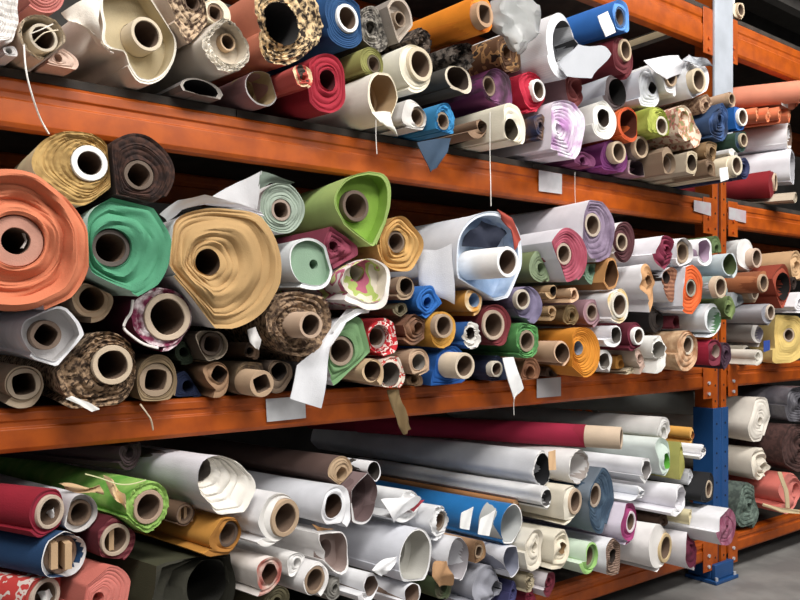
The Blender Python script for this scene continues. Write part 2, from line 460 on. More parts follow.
r(262, 88, 17, 'mauve roll with a grey rim beneath the terracotta chenille', '8f6a6c', 'a9a4a2', h=(262, 84, 12), p=.06, vp=-700, st='shell', th=.18, inner='9a8666', w=1.15)
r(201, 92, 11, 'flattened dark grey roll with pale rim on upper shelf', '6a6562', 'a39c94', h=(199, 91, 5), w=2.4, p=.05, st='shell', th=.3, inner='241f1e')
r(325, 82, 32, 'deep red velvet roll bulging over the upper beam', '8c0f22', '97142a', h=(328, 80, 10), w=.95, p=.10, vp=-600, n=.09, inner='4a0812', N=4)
r(302, 76, 13, 'small tipped end in red and cream with dark dots', 'b04a44', ('d9c09c', 'print', 'b24a3e', '2b201a'), h=(304, 78, 3), p=.15, w=1.15, L=.5)
r(344, 20, 28, 'royal blue roll with a thick white tube', '1f5288', '17436f', t=(348, 18, 14, .01, WT), p=.06)
r(373, 28, 24, 'dark speckled grey roll beside the royal blue roll', '4a4644', ('37332f', 'tweed', '8b857c'), h=(371, 28, 7), p=.03)
r(371, 63, 17, 'olive green roll above the large cream envelope roll', '9a9858', ('7d7c42', 'plain'), t=(374, 64, 9, .0, '5d4d2e'), p=.08)
r(383, 97, 27, 'large cream roll flattened to a tall slit opening', 'e9e4d8', 'e6ddc8', h=(385, 95, 14), p=.12, vp=-500, w=.75, st='shell', th=.3, inner='a98e6c', sq=.2,
  extra=[sheet('loose_corner', 'ece8de', [(372, 112), (380, 122), (390, 129)], [(391, 112), (393, 126), (398, 136)], [(-.13, -.13), (-.135, -.135), (-.12, -.14)]),
         thread([(376, 118), (376, 138), (377, 154)], [-.125, -.12, -.12], rad=.0014)])
r(414, 68, 24, 'cream roll with a wide tan tube set off centre', 'ece7d8', 'e7dfca', t=(421, 64, 17, .015, 'd8c39c'), p=.10, N=3)
r(399, 20, 23, 'taupe roll wrapped in grey cloth under the top beam', '9d938a', 'b3a79a', t=(400, 19, 8, .0, '8b7158'), p=.06, w=.85, st='shell', th=.3, hd=.03)
r(482, 12, 21, 'bright orange roll with a square cardboard core', 'e88a1c', 'dc7c14', t=(485, 14, 13, .03, 'c08a5a'), p=.21, vp=-1000, sq=.6, N=2, L=.8, extra=[plastic])
r(420, 44, 17, 'dark brown faux fur roll under the orange roll', ('2b231f', 'tweed', '6e6055', None, 1, .7, 0, 1), h=(420, 46, 5), p=.08, n=.12, fray=.01)
r(462, 50, 19, 'black and grey faux fur bundle beside the brown leopard end', ('241f1d', 'tweed', '8c8178', None, 1, .6, 0, 1), h=(462, 52, 5), p=.09, n=.12, fray=.012, w=1.15)
r(459, 79, 13, 'charcoal roll with a wavy cream lining at its mouth', '4b4945', 'ddd3c0', h=(458, 76, 7), p=.11, w=1.7, vp=-600, st='shell', th=.35, inner='4a3c33', n=.1)
r(509, 54, 20, 'brown leopard patterned cloth end below the plastic wrap', ('5a3d26', 'print', 'a07a4e', '241710'), h=(507, 52, 6), p=.05, n=.1, w=1.1)
r(500, 93, 25, 'purple roll with a frayed dark inside and brown tube', '6d2d5c', ('3c2331', 'blotch', '74436a'), t=(489, 86, 10, .0, '8f7054'), p=.11, N=4, vp=-700, n=.07, extra=[thread([(490, 112), (490, 158), (490.6, 180), (491, 206)], [-.14, -.16, -.2, -.22], rad=.0014)])
r(530, 92, 23, 'crimson roll with a plump white tube', 'c41f3e', 'b81a38', t=(539, 90, 11, .02, WT), p=.10, N=3, fray=.003)
r(572, 88, 20, 'dusty mauve roll with burgundy layers and a white edge', 'a9888a', '8f4a48', h=(577, 88, 8), p=.07, w=.9, st='loose', wav=1.8, N=3)
r(565, 134, 33, 'lilac and white roll with pale purple swirl at its end', 'd7cfd8', ('e0dae2', 'blotch', 'a878aa', None, .8, .9), h=(558, 128, 5), p=.13, w=1.0, vp=-350, N=7, wav=.8,
  pts=[(548, 104), (544, 130), (546, 156), (556, 167), (570, 165), (582, 150), (587, 128), (583, 108), (572, 100), (560, 98)])
r(560, 46, 33, 'pale grey checked sheet loosely rolled beside the blue roll', ('dfe1e6', 'stripe', 'e8e9ec', None, .8, 3), 'e9eaee', h=(574, 48, 9), p=.15, w=.75, vp=-450, st='shell', th=.3, inner='5a5a5c',
  extra=[sheet('loose_flap', ('aeb0b5', 'stripe', '9ea1a7', None, .8, 4), [(560, 62), (566, 76), (592, 79)], [(580, 44), (600, 46), (612, 53)], [(-.16, -.16), (-.19, -.17), (-.20, -.18)], ripple=.008)])
r(621, 16, 17, 'bright blue roll with a blue tube and white sticker', '2e6fc0', '5a8fd0', t=(620, 17, 10, .0, '2a4f86'), p=.16, vp=-900, N=2,
  extra=[sheet('sticker', 'e9e8e4', [(598, 16), (602, 28), (606, 37)], [(608, 11), (612, 22), (616, 32)], [(-.185, -.185), (-.19, -.19), (-.19, -.19)], ripple=.001, label='white sticker')])
r(622, 58, 21, 'dark red roll with a tan tube under the blue roll', '6e1f28', '5c1720', t=(626, 50, 11, .012, 'c6a478'), p=.11, N=3)
S('A', -150)
r(604, 120, 20, 'plain white roll between the lilac and orange rolls', 'efede6', 'f0eee8', h=(603, 118, 9), p=.13, inner='3a2c24', n=.03, w=.95)
r(628, 124, 18, 'small bright orange roll beside the plain white roll', 'd4622c', 'c9562a', h=(631, 123, 9), p=.12, inner='5a2412', st='shell', th=.4, w=.95)
r(657, 126, 21, 'yellow green printed roll with a pale tube', ('8f9a3c', 'blotch', 'b9c05c'), ('8b9438', 'blotch', 'a9b050'), t=(662, 126, 10, .0, 'cfc4a8'), p=.17, fray=.005, n=.08)
r(614, 158, 18, 'purple roll with a cream tube above the upper beam', '7a3072', '6d2a66', t=(619, 152, 11, .03, 'c9ab84'), p=.07, w=1.3)
r(583, 170, 11, 'plum coloured roll pressed flat under the lilac roll', '7c3a63', '6b3157', h=(583, 170, 4), p=.06, w=1.9, extra=[thread([(575, 172), (575, 195), (576, 212)], [-.065, -.05, -.03], rad=.0012)])
r(643, 156, 16, 'grey brown roll with a tan tube beside the purple roll', '8a7a72', '74655e', t=(643, 152, 11, .02, 'c5a47a'), p=.09)
r(640, 174, 13, 'mauve and grey roll sagging onto the upper beam', '94707f', ('8d6a7c', 'blotch', 'a99a8a'), h=(642, 174, 7), p=.07, w=1.2, st='shell', th=.3, inner='3a2a30')
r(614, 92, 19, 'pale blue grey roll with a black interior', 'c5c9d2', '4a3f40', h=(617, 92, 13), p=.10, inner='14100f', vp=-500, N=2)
r(648, 88, 22, 'silver grey roll beside the black roll mouth', 'c9ccd4', 'd3d5da', h=(652, 88, 6), p=.13, w=.9, vp=-400, inner='2a2624')
r(672, 78, 20, 'white roll with creased paper round a small tan tube', 'ecebea', 'e4e3e4', t=(673, 78, 9, .01, 'b6936c'), p=.17, n=.09, N=3,
  extra=[sheet('loose_fold', 'd6d6da', [(645, 60), (655, 72), (667, 80)], [(680, 55), (684, 62), (690, 70)], [(-.18, -.19), (-.2, -.2), (-.19, -.19)], ripple=.008)])
r(697, 78, 21, 'crumpled white wrapped roll with a wide tan tube', 'e9e9eb', 'e6e6ea', t=(699, 80, 12, .03, 'cdb48c'), p=.22, n=.12, N=3,
  extra=[sheet('plastic_scrap', ('b9bcc2', 'blotch', '5a5d66', None, .4), [(684, 60), (692, 63), (700, 67)], [(690, 54), (702, 58), (714, 66)], [(-.23, -.23), (-.25, -.25), (-.24, -.24)], ripple=.008)])
r(684, 126, 20, 'floral cream and pink cloth folded to a point', ('d8c4ae', 'print', 'b4776a', '7a7450', .9, 1.6), ('dccab4', 'print', 'c08a70', '8f8a5c', .9, 1.6), h=(683, 116, 5), p=.22, N=3,
  pts=[(679, 106), (675, 120), (680, 140), (690, 152), (702, 146), (704, 140), (696, 124), (688, 108), (683, 104)])
r(706, 106, 13, 'brown knitted roll behind the floral folded cloth', ('6e5240', 'tweed', 'a58a70'), h=(706, 106, 4), p=.23, n=.1)
r(720, 118, 23, 'denim blue roll with a twisted dark centre', '2c4468', ('2d4a78', 'blotch', '16233c'), h=(720, 120, 5), p=.27, N=5, wav=1.4, n=.08)
r(737, 118, 15, 'small bright blue roll with a white tube tip', '1f66b4', '1b5aa4', t=(743, 117, 9, .012, 'e6dccc'), p=.30)
r(731, 100, 9, 'tiny tan tube above the small bright blue roll', 'b89a80', t=(732, 99, 6, .02), p=.27)
r(741, 140, 12, 'dark green roll with a tan tube under the blue tip', '2f4a3a', ('30503a', 'blotch', '20304a'), t=(744, 140, 7, .01, 'bfa37c'), p=.31)
r(664, 166, 17, 'brown grey roll with a sunken mouth on upper beam', '86705c', '8f7a64', t=(665, 168, 10, -.02, '6a5442'), p=.17, w=.9)
r(692, 172, 18, 'cream tube roll resting on the upper beam', 'a89a86', ('b9aa90', 'plain'), h=(692, 167, 8), p=.22, inner='4d3f33', w=1.1, vp=-500, N=3)
r(674, 191, 5, 'thin flat cream roll lowest on the upper beam', 'b8ab92', h=(674, 191, 2), p=.09, w=2.0)
r(710, 178, 14, 'brown rumpled cloth roll below the denim roll', '7d6650', ('846c54', 'blotch', '5c4838'), h=(710, 177, 5), p=.26, n=.1)
r(712, 152, 14, 'ochre brown bundle under the floral folded cloth', '8a6f4e', ('8f7350', 'blotch', '5f4a34'), h=(712, 152, 5), p=.25, n=.1)
r(731, 157, 8, 'pale grey satin roll tip above the cream tube', 'c6c4c2', 'd2d0cc', h=(735, 156, 3), p=.30, w=1.4)
r(733, 183, 13, 'cream roll with a white paper note and open tube', 'd9ccb2', 'dccfb6', t=(738, 180, 10, .02, 'd8c6a4'), p=.31, w=.95, vp=-500,
  extra=[sheet('paper_note', 'eeeeec', [(720, 168), (720, 176), (721, 182)], [(728, 167), (728, 174), (729, 179)], [(-.33, -.33), (-.33, -.33), (-.33, -.33)], ripple=.001)])
r(725, 195, 7, 'navy cloth edge lying lowest by the rack post', '232a4e', '20264a', h=(725, 195, 2), p=.26, w=1.6)
r(744, 168, 12, 'dark navy roll above the deep red roll', '1f2748', '262e54', h=(744, 168, 4), p=.31)
S('A', -700)
# far bay of the upper shelf
r(794, 92, 19, 'long salmon roll lying topmost in the far bay', 'd27f62', 'd88a6e', t=(795, 92, 10, -.02, 'b76a4c'), p=-.02, vp=-1500, N=3, L=.9,
  extra=[sheet('sticker', 'ecebe8', [(781, 98), (782, 105)], [(788, 99), (788, 108)], [(-.06, -.06), (-.06, -.06)], ripple=.0005, label='white sticker')])
for i, (x, t_) in enumerate(((757, 'first'), (768, 'second'), (779, 'third'), (789, 'fourth'))):
    r(x, 113.5+i*.5, 8.5, 'folded orange cloth slice under the salmon roll, %s from the post' % t_, 'dc7c54', ('e09a70', 'blotch', 'd06a40'), h=(x+1, 114, 3), p=.05, w=.9, L=.6)
r(789, 138, 15, 'white roll with a brown mouth under orange cloth slices', 'ecebee', 'cfc4b6', h=(790, 136, 11), p=.0, inner='6d5648', st='shell', th=.3, L=.7)
r(792, 166, 18, 'white cloth roll hanging open above the deep red roll', 'e9e9ef', 'dcdce2', h=(793, 166, 9), p=.02, inner='a3a3a8', st='shell', th=.3, n=.1, L=.7)
r(772, 188, 18, 'deep red roll with a tan tube by the post', '86101c', '7a0e1a', t=(776, 182, 9, .01, 'c8a684'), p=.03, N=3, L=.6)
r(794, 196, 12, 'beige and grey roll at the far edge of upper shelf', 'b9ac98', 'b2a692', h=(796, 197, 5), p=.12)
S('A')
r(512, 135, 26, 'thick cream roll in two rings below the purple roll', 'e2dac6', ('e6dfcc', 'plain'), h=(511, 138, 11), p=.19, N=3, inner='4d4436', w=.95)
r(410, 118, 21, 'pale grey roll with a tan lined mouth below cream roll', 'c9c5c2', 'd3cfca', t=(417, 117, 10, -.01, 'a98a6c'), p=.12, N=2, n=.07)
r(444, 121, 20, 'turquoise fuzzy roll hanging over the upper beam', '2b78a8', ('2f80b2', 'plain'), t=(443, 121, 9, .0, '8f7a60'), p=.14, w=.8, N=3, fray=.006,
  extra=[sheet('hanging_edge', '2d4258', [(418, 142), (424, 158), (431, 173)], [(452, 138), (447, 152), (438, 166)], [(-.14, -.15), (-.15, -.155), (-.15, -.15)], ripple=.006)])
r(478, 129, 11, 'dull brown roll between turquoise and thick cream rolls', '7d6450', '8a6f58', h=(484, 128, 6), p=.12, w=1.3, inner='4a382c', N=1)
r(541, 126, 14, 'brown and navy rag roll beside the thick cream roll', ('6b4e34', 'blotch', '232a48'), h=(541, 126, 4), p=.12, n=.1)
# topmost shelf
S('D')
r(738, 8, 12, 'cream roll end on the topmost shelf beyond the post', 'd9c4a0', 'e0d2b8', t=(741, 10, 7, .01, 'd2b48a'), p=.0)
r(728, 2, 14, 'white wrapped roll on the topmost shelf by the post', 'd8d8d8', h=(728, 2, 5), p=-.05)

# ================================================================== middle shelf
S('B')
r(14, 242, 74, 'huge salmon roll with rippled layers and a pink ring', ('cfc6cf', 'plain'), ('ca7654', 'plain', None, None, .9), t=(16, 241, 26, -.005, 'd28468', .52), p=.20, N=9, wav=1.5, gk=.5, sq=.1,
  pts=[(-62, 240), (-52, 196), (-25, 172), (5, 167), (32, 172), (55, 186), (76, 208), (88, 232), (90, 258), (83, 282), (66, 302), (40, 312), (5, 316), (-30, 308), (-54, 282)],
  extra=[sheet('folded_paper', 'e4dcd6', [(22, 233), (25, 240), (20, 249)], [(26, 235), (27, 241), (24, 248)], [(-.17, -.18), (-.17, -.18), (-.17, -.18)], ripple=.003)])
r(72, 168, 38, 'tan chenille roll with white tube high by the salmon roll', ('d8c49a', 'plain'), ('b4945c', 'tweed', '9a7c4a', None, .95, .5), t=(90, 163, 18, .006, WT, .66), p=.14, N=7, wav=1.2, fray=.003,
  pts=[(27, 165), (33, 146), (50, 134), (75, 131), (98, 136), (112, 150), (117, 168), (113, 184), (100, 196), (82, 206), (62, 200), (42, 186)])
r(138, 170, 38, 'dark chocolate brown pile roll under the upper beam', '281713', ('241410', 'tweed', '40281f', None, .95, .7, 0, .7), t=(139, 175, 15, .0, '6d5644'), p=.16, N=6, sq=.3)
r(128, 247, 50, 'emerald green roll with a puckered end and dark core', 'b9d2c6', '4a8e6c', t=(111, 248, 19, -.02, '5f5048'), p=.175, N=6, wav=1.1, gk=.5, cone=.01,
  pts=[(85, 238), (88, 214), (105, 198), (128, 191), (150, 200), (164, 220), (173, 246), (168, 268), (152, 290), (130, 300), (108, 292), (90, 272)])
r(222, 268, 62, 'very large sandy tan roll with spiralling centre', 'd9d5d6', ('b49263', 'plain', None, None, .9), h=(208, 262, 13), p=.14, N=9, wav=.8, gk=.9, inner='4a3524',
  pts=[(163, 265), (166, 235), (178, 214), (202, 205), (235, 206), (264, 214), (278, 235), (285, 262), (282, 290), (268, 312), (245, 327), (218, 331), (190, 320), (172, 297)],
  extra=[sheet('loose_edge', 'e4e1e4', [(160, 214), (178, 200), (205, 195), (240, 203), (262, 213)], [(168, 222), (182, 210), (205, 204), (238, 208), (264, 216)], [(-.13, -.11), (-.15, -.12), (-.15, -.12), (-.14, -.12), (-.12, -.115)], ripple=.003)])
r(282, 207, 27, 'sage grey roll with its white sheet folded back on top', 'd9dad9', '98a597', t=(281, 210, 11, .0, 'a58a76'), p=.08, N=5, sq=.4,
  extra=[sheet('loose_fold', 'e3e3e5', [(213, 196), (240, 181), (262, 171)], [(232, 206), (250, 211), (257, 210)], [(-.02, -.04), (-.06, -.07), (-.11, -.10)], ripple=.003),
         sheet('folded_edge', '6f7d70', [(261, 171), (275, 175), (295, 183)], [(258, 190), (270, 183), (290, 184)], [(-.11, -.10), (-.115, -.10), (-.10, -.09)], ripple=.003)])
r(366, 214, 46, 'leaf green roll pinched to a point with brown tube', ('a3bb70', 'plain'), '8fa75c', t=(356, 206, 16, -.03, '6a5140'), p=.10, vp=-320, st='shell', th=.22, hd=.05, N=2, inner='7ea23c', rear=.9,
  pts=[(333, 200), (341, 183), (362, 172), (387, 176), (391, 202), (387, 220), (378, 244), (370, 257), (361, 257), (352, 242), (342, 222)])
r(309, 262, 29, 'pale green velvet roll with a thick white rim', 'dfe3e4', 'e4e7e8', h=(317, 264, 5), p=.10, N=1, st='shell', th=.24, hd=.02, n=.09,
  pts=[(284, 262), (288, 243), (300, 235), (318, 238), (330, 250), (333, 272), (326, 287), (310, 290), (294, 284)], inner=('86a28a', 'plain'))
r(341, 252, 31, 'burgundy suede roll behind the pale green velvet roll', '7a2f42', ('83364a', 'blotch', '6a2438'), h=(334, 246, 5), p=.07, N=3, w=.75, n=.08)
r(402, 244, 31, 'golden tan roll with a ruffled wide rim', 'b58a4e', ('bf9558', 'plain'), t=(396, 242, 11, -.005, '7d624a'), p=.08, N=4, wav=1.3, w=.95, n=.07)
r(489, 258, 46, 'big white sheet roll wrapped around navy cloth and white tube', 'e3e6ee', 'dde4ee', t=(508, 262, 15, .13, 'f4f2ee'), p=.14, vp=-220, st='shell', th=.14, hd=.07, N=2, inner=('c4d2e4', 'blotch', '8ca4c2', None, .8, .6),
  pts=[(456, 258), (459, 234), (470, 218), (488, 210), (506, 214), (518, 228), (522, 250), (520, 276), (508, 298), (488, 304), (468, 298), (458, 282)],
  extra=[sheet('navy_layer', '1d2336', [(464, 246), (470, 229), (482, 222)], [(496, 252), (500, 240), (508, 232)], [(-.10, -.10), (-.11, -.12), (-.10, -.11)], ripple=.012),
         sheet('red_layer', 'a8473a', [(498, 209), (512, 218), (521, 240)], [(502, 219), (511, 230), (515, 250)], [(-.15, -.14), (-.155, -.15), (-.15, -.14)], ripple=.003),
         sheet('loose_sheet', 'e6e8ee', [(414, 250), (436, 250), (452, 244)], [(420, 285), (440, 298), (455, 304)], [(-.03, -.03), (-.08, -.08), (-.13, -.13)], ripple=.004)])
r(597, 231, 34, 'white roll with mottled violet grey inside and tan tube', 'e4e0e6', ('65546a', 'blotch', '8d7c92', None, .85, 1.4), t=(593, 225, 12, .0, 'c2ab92'), p=.16, vp=-120, N=5, wav=.8,
  pts=[(583, 232), (585, 208), (592, 196), (604, 202), (612, 214), (612, 246), (607, 260), (596, 263), (586, 256)])
r(568, 256, 29, 'rose red roll with pale tube below the violet grey roll', 'd6d4da', ('933c4e', 'blotch', 'a85264'), t=(564, 254, 11, .0, 'c4a48c'), p=.17, N=6, wav=.8, n=.03)
r(542, 266, 17, 'olive and sage roll under the rose red roll', '6f7a52', '8a9a7a', h=(542, 268, 6), p=.10, w=1.2)
r(592, 270, 15, 'grey green roll edge below the violet grey roll', '7d9482', '6f8c76', h=(592, 270, 5), p=.12, w=.8)
r(52, 335, 33, 'white shell roll holding a small brown tube', 'e4e5ea', 'ececee', t=(46, 335, 15, -.02, '9b7a62'), p=.12, vp=-500, st='shell', th=.34, hd=.05, N=1, inner='e6e4e4', sq=.5,
  pts=[(17, 330), (26, 314), (44, 305), (66, 304), (80, 318), (87, 338), (80, 356), (62, 367), (44, 364), (26, 352)])
r(91, 301, 22, 'plain tan cardboard roll between salmon and emerald rolls', 'a88f78', 'c8ac8e', h=(92, 299, 12), p=.06, inner='8e6f52', N=2)
r(158, 318, 33, 'maroon roll with a frayed white selvage and wide tube', '6a1f3a', ('742444', 'blotch', 'e2d6d8', None, .9, 2.4), t=(168, 317, 24, .004, 'd8b995'), p=.10, N=2, fray=.004, sq=.15,
  extra=[thread([(133, 300), (131, 312), (126, 320), (124, 328), (132, 336), (144, 344), (158, 348)], [-.105, -.11, -.11, -.11, -.11, -.11, -.105], 'efe8e4', .004, 'frayed_selvage')])
r(22, 385, 22, 'grey tan roll resting on middle beam by the white shell', 'a8967f', 'b8a48c', t=(24, 384, 16, .0, 'c0a484'), p=.03, N=1, sq=.5)
r(95, 372, 42, 'brown looped tweed roll with a pale tube', TWEEDL, TWEED, t=(113, 365, 20, .02, 'd2b48e'), p=.09, N=4, wav=1.7, fray=.008, sq=.25,
  pts=[(50, 376), (56, 354), (72, 340), (92, 331), (114, 331), (130, 344), (136, 366), (132, 390), (118, 406), (98, 414), (74, 410), (56, 398)],
  extra=[sheet('price_tag', 'eceae6', [(66, 399), (80, 405), (92, 412)], [(72, 396), (88, 402), (100, 409)], [(-.12, -.12), (-.12, -.12), (-.12, -.12)], ripple=.001, label='white strip tag')])
r(157, 382, 29, 'olive brown roll with an angular tube and hanging thread', '6d5d48', '8a765a', t=(156, 380, 17, -.004, 'a98a68'), p=.06, w=.72, N=3, sq=.7,
  extra=[thread([(140, 404), (146, 412), (151, 420), (153, 430)], [-.06, -.065, -.06, -.05], 'cdbba2', .0025)])
r(208, 346, 17, 'grey brown roll with layered rim under the sandy roll', '5f5448', 'a89a88', t=(212, 344, 12, -.02, '5f4a3a'), p=.07, st='shell', th=.25, hd=.03, w=1.25, N=1, sq=.5)
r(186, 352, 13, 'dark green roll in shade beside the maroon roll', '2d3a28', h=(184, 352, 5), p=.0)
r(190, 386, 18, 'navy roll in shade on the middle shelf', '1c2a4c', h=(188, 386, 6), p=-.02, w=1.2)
r(213, 378, 18, 'brown cardboard roll with a torn side', '8a6a50', '96765a', h=(219, 374, 9), p=.05, sq=.6, inner='4a3628', N=2)
r(252, 379, 18, 'dark olive roll with a tube poking far out', '5d4c38', ('6e5a42', 'tweed', '3a2c20', None, .9, .5), t=(262, 386, 13, .10, 'c2966c'), p=.05, sq=.8, N=3, wav=1.6)
r(279, 371, 16, 'dark brown roll beneath the coarse tweed roll', '54463c', '6b5a4a', h=(279, 371, 9), p=.06, inner='2a201a', N=2, sq=.3)
r(252, 351, 10, 'crumpled brown scrap roll above the poking tube', '5a4534', ('6a523e', 'blotch', '2c211a'), h=(250, 351, 4), p=.03, n=.12)
r(297, 326, 37, 'coarse mushroom tweed roll with a long tan tube', TWEED, ('4c3a2d', 'tweed', '9a8066', None, .95, .8, 0, .9), t=(311, 325, 13, .10, 'cfa682'), p=.10, N=4, wav=1.5, fray=.008,
  pts=[(262, 322), (268, 302), (284, 290), (308, 290), (328, 300), (335, 322), (330, 346), (314, 360), (292, 362), (272, 350)],
  extra=[sheet('torn_paper', 'dcd9d6', [(248, 330), (250, 342), (256, 349)], [(256, 327), (261, 340), (259, 350)], [(-.09, -.10), (-.1, -.11), (-.1, -.1)], ripple=.003)])
r(350, 347, 35, 'moss green roll backed with a hanging white sheet', 'd9dade', ('6b8f62', 'plain'), t=(341, 351, 15, -.004, 'a88c72'), p=.10, N=3, vp=-250,
  pts=[(328, 352), (332, 332), (344, 318), (358, 312), (369, 322), (372, 344), (367, 366), (354, 378), (340, 380), (331, 368)],
  extra=[sheet('hanging_sheet', 'dfe0e4', [(371, 309), (346, 322), (330, 348), (327, 378), (321, 409)], [(348, 309), (334, 324), (318, 348), (297, 366), (290, 398)], [(-.12, -.09), (-.135, -.10), (-.14, -.11), (-.14, -.12), (-.13, -.12)], ripple=.004),
         sheet('white_edge', 'eeedec', [(331, 330), (340, 318), (356, 309), (370, 309)], [(335, 334), (343, 324), (357, 314), (369, 313)], [(-.13, -.115), (-.135, -.115), (-.13, -.115), (-.12, -.11)], ripple=.001)])
r(364, 284, 28, 'floral pink and lime roll flaring with a white rim', ('e2dad6', 'print', 'b5607a', 'c3cc86', .9, .9), ('ece6e0', 'blotch', 'd9d0c8'), h=(366, 272, 9), p=.13, st='shell', th=.3, hd=.05, N=1, inner=('dcd3c6', 'print', 'a9ba6a', 'b5607a', .9, .8),
  pts=[(336, 284), (346, 266), (362, 258), (380, 260), (391, 270), (391, 290), (386, 308), (372, 312), (356, 306), (344, 300)])
r(384, 337, 22, 'red printed roll with white scrolls by the moss green roll', 'b8242c', ('c0222c', 'print', 'e4d2ca', 'b41c26', .9, 2), t=(376, 337, 12, -.02, '8f8478'), p=.09, w=.9, N=2)
r(392, 373, 20, 'pale roll sprigged with red standing on the middle beam', 'c9b6a8', ('d8cbbc', 'print', 'c04038', 'd8cbbc', .9, 2), h=(390, 374, 12), p=.10, w=.85, inner='6f675f', N=2)
r(371, 373, 16, 'tan tube roll below the moss green roll', 'bfa482', 'c6ab88', h=(372, 371, 10), p=.13, inner='5c4636', N=1, n=.03)
r(404, 288, 13, 'brown grey tube roll beneath the golden tan roll', '8a7460', '9a846c', h=(406, 286, 8), p=.10, inner='3a2c24', N=2)
r(401, 309, 8, 'small olive roll under the brown grey tube', '6b624c', h=(401, 309, 4), p=.08, w=1.3)
r(428, 303, 19, 'cobalt blue cloth tucked under the big white sheet', '1f5fa8', '2062ac', h=(428, 302, 5), p=.11, n=.1, N=3)
r(414, 328, 17, 'crumpled brown felt roll with wavy folds', '6e4a36', ('63493a', 'blotch', '8a6248'), h=(418, 328, 6), p=.10, n=.12, N=3, wav=2, w=1.15)
r(444, 330, 19, 'mustard yellow roll with a tan tube', 'd09a40', 'd8a248', t=(444, 326, 12, .025, 'b99672'), p=.12, w=.9, N=3)
r(450, 371, 26, 'cobalt blue velvet roll with a long cream tube', '1a5298', '1c5aa6', t=(465, 366, 13, .09, 'dcc3a2'), p=.10, N=3, n=.09, w=.95)
r(418, 362, 15, 'tan rolled cardboard core beside the cobalt velvet roll', 'a98d74', 'b69a80', h=(419, 362, 8), p=.12, inner='8e867e', N=2, n=.03)
r(414, 388, 10, 'brown cloth roll with dangling strips over middle beam', '6d543e', '7d6248', h=(414, 386, 4), p=.07, w=1.3,
  extra=[sheet('hanging_strip', '75603f', [(388, 390), (392, 408), (398, 424), (404, 434)], [(400, 390), (402, 404), (409, 418), (411, 430)], [(-.08, -.08), (-.09, -.09), (-.09, -.09), (-.085, -.085)], ripple=.006)])
r(472, 302, 14, 'golden fringe edged roll under the white tube', 'cf9442', ('d79c46', 'blotch', 'e8d4b0'), h=(474, 300, 7), p=.12, inner='8fa6c4', N=2)
r(473, 335, 15, 'frayed white roll with blue cloth above the long cream tube', '275a9c', 'd9d6d0', h=(470, 333, 6), p=.13, fray=.006, n=.1, N=2, inner='2a221c')
r(497, 324, 22, 'wine red roll with a broad tan tube', '6a2428', '74282e', t=(494, 325, 15, .008, 'c7a88a'), p=.13, N=2)
r(530, 305, 20, 'lavender print roll with a pale tube', ('7a708a', 'blotch', '9a8fa6'), ('7d7490', 'blotch', '5d5670'), t=(523, 299, 10, .02, 'cdbda4'), p=.14, w=.95, N=3)
r(510, 288, 9, 'bright blue scrap above the lavender print roll', '1f62a8', h=(511, 288, 3), p=.10, n=.1)
r(527, 339, 20, 'grass green terry roll with a brown tube', ('4f8a4c', 'plain'), ('62a05c', 'blotch', '4a7d48'), t=(527, 341, 11, .0, 'a08468'), p=.15, vp=-260, N=3, fray=.005, w=.95)
r(551, 291, 9, 'small tan tube standing above another, beside the lavender print roll', 'b3946e', 'c2a27a', h=(553, 291, 5), p=.12, inner='2c2018', N=1)
r(572, 294, 9, 'tan tube poking out above the olive brown roll', 'c9a684', 'cda98a', h=(574, 294, 4), p=.17, inner='a87f60', N=1, w=1.2)
r(551, 312, 9, 'small tan tube under another, beside the olive brown roll', 'b0916c', h=(552, 312, 4), p=.11, N=1)
r(570, 315, 12, 'olive brown roll with a crumpled foil tip', '6b5436', '75603e', h=(572, 316, 4), p=.12, w=1.1, N=3)
r(592, 313, 15, 'dusty mauve roll with a torn tube mouth', '8d6a72', '9a7880', t=(592, 312, 9, .0, 'a98a7c'), p=.13, N=2)
r(560, 353, 14, 'tan cardboard roll next to the golden orange disc', 'c4a184', 'cba98c', h=(562, 353, 10), p=.16, inner='5a4434', N=1, n=.02)
r(530, 372, 16, 'brown cloth roll with a white hanging tag', '8a5f44', ('96694c', 'blotch', '7a5038'), h=(530, 372, 6), p=.10, N=3,
  extra=[sheet('hanging_tag', 'f0f0f0', [(503, 358), (508, 380), (514, 399)], [(514, 357), (518, 372), (524, 388)], [(-.14, -.14), (-.15, -.15), (-.14, -.14)], ripple=.002, label='white hanging tag'),
         thread([(518, 392), (514, 400), (514, 415)], [-.14, -.14, -.13])])
r(500, 370, 16, 'dark navy roll behind the white hanging tag', '1f2740', '232c48', t=(497, 369, 8, .03, 'd6c8ae'), p=.07, N=2)
r(551, 380, 9, 'dark brown roll low beside the tan cardboard roll', '4a382a', h=(551, 380, 3), p=.05, w=1.2)
r(584, 351, 26, 'golden orange roll end like a ribbed disc', ('c77f22', 'plain'), ('cc8424', 'plain'), h=(579, 348, 7), p=.17, N=9, wav=.7, gk=1.5, n=.02, inner='8d8f9a', cone=.004)
r(618, 305, 19, 'white roll with gold rim and cream tube', 'e6e4e6', ('d8bd84', 'blotch', 'e4dfd6'), t=(620, 305, 13, .006, 'ddd2bc'), p=.18, N=2, n=.03, w=1.0)
r(613, 335, 14, 'small white roll under the gold rimmed roll', 'e3e4ea', 'eceaea', h=(616, 335, 8), p=.18, inner='57504a', N=1, n=.03)
r(634, 336, 15, 'maroon roll with a plump white tube', '5d1426', '681830', t=(639, 336, 9, .015, WT), p=.17, N=2)
r(604, 362, 15, 'white roll with grey mouth beside the golden disc', 'dcdad6', 'e0deda', h=(604, 361, 8), p=.15, inner='6a625a', N=1, w=.8)
r(621, 364, 11, 'caramel cloth roll behind the beige folded roll', 'b07a34', h=(621, 364, 4), p=.10)
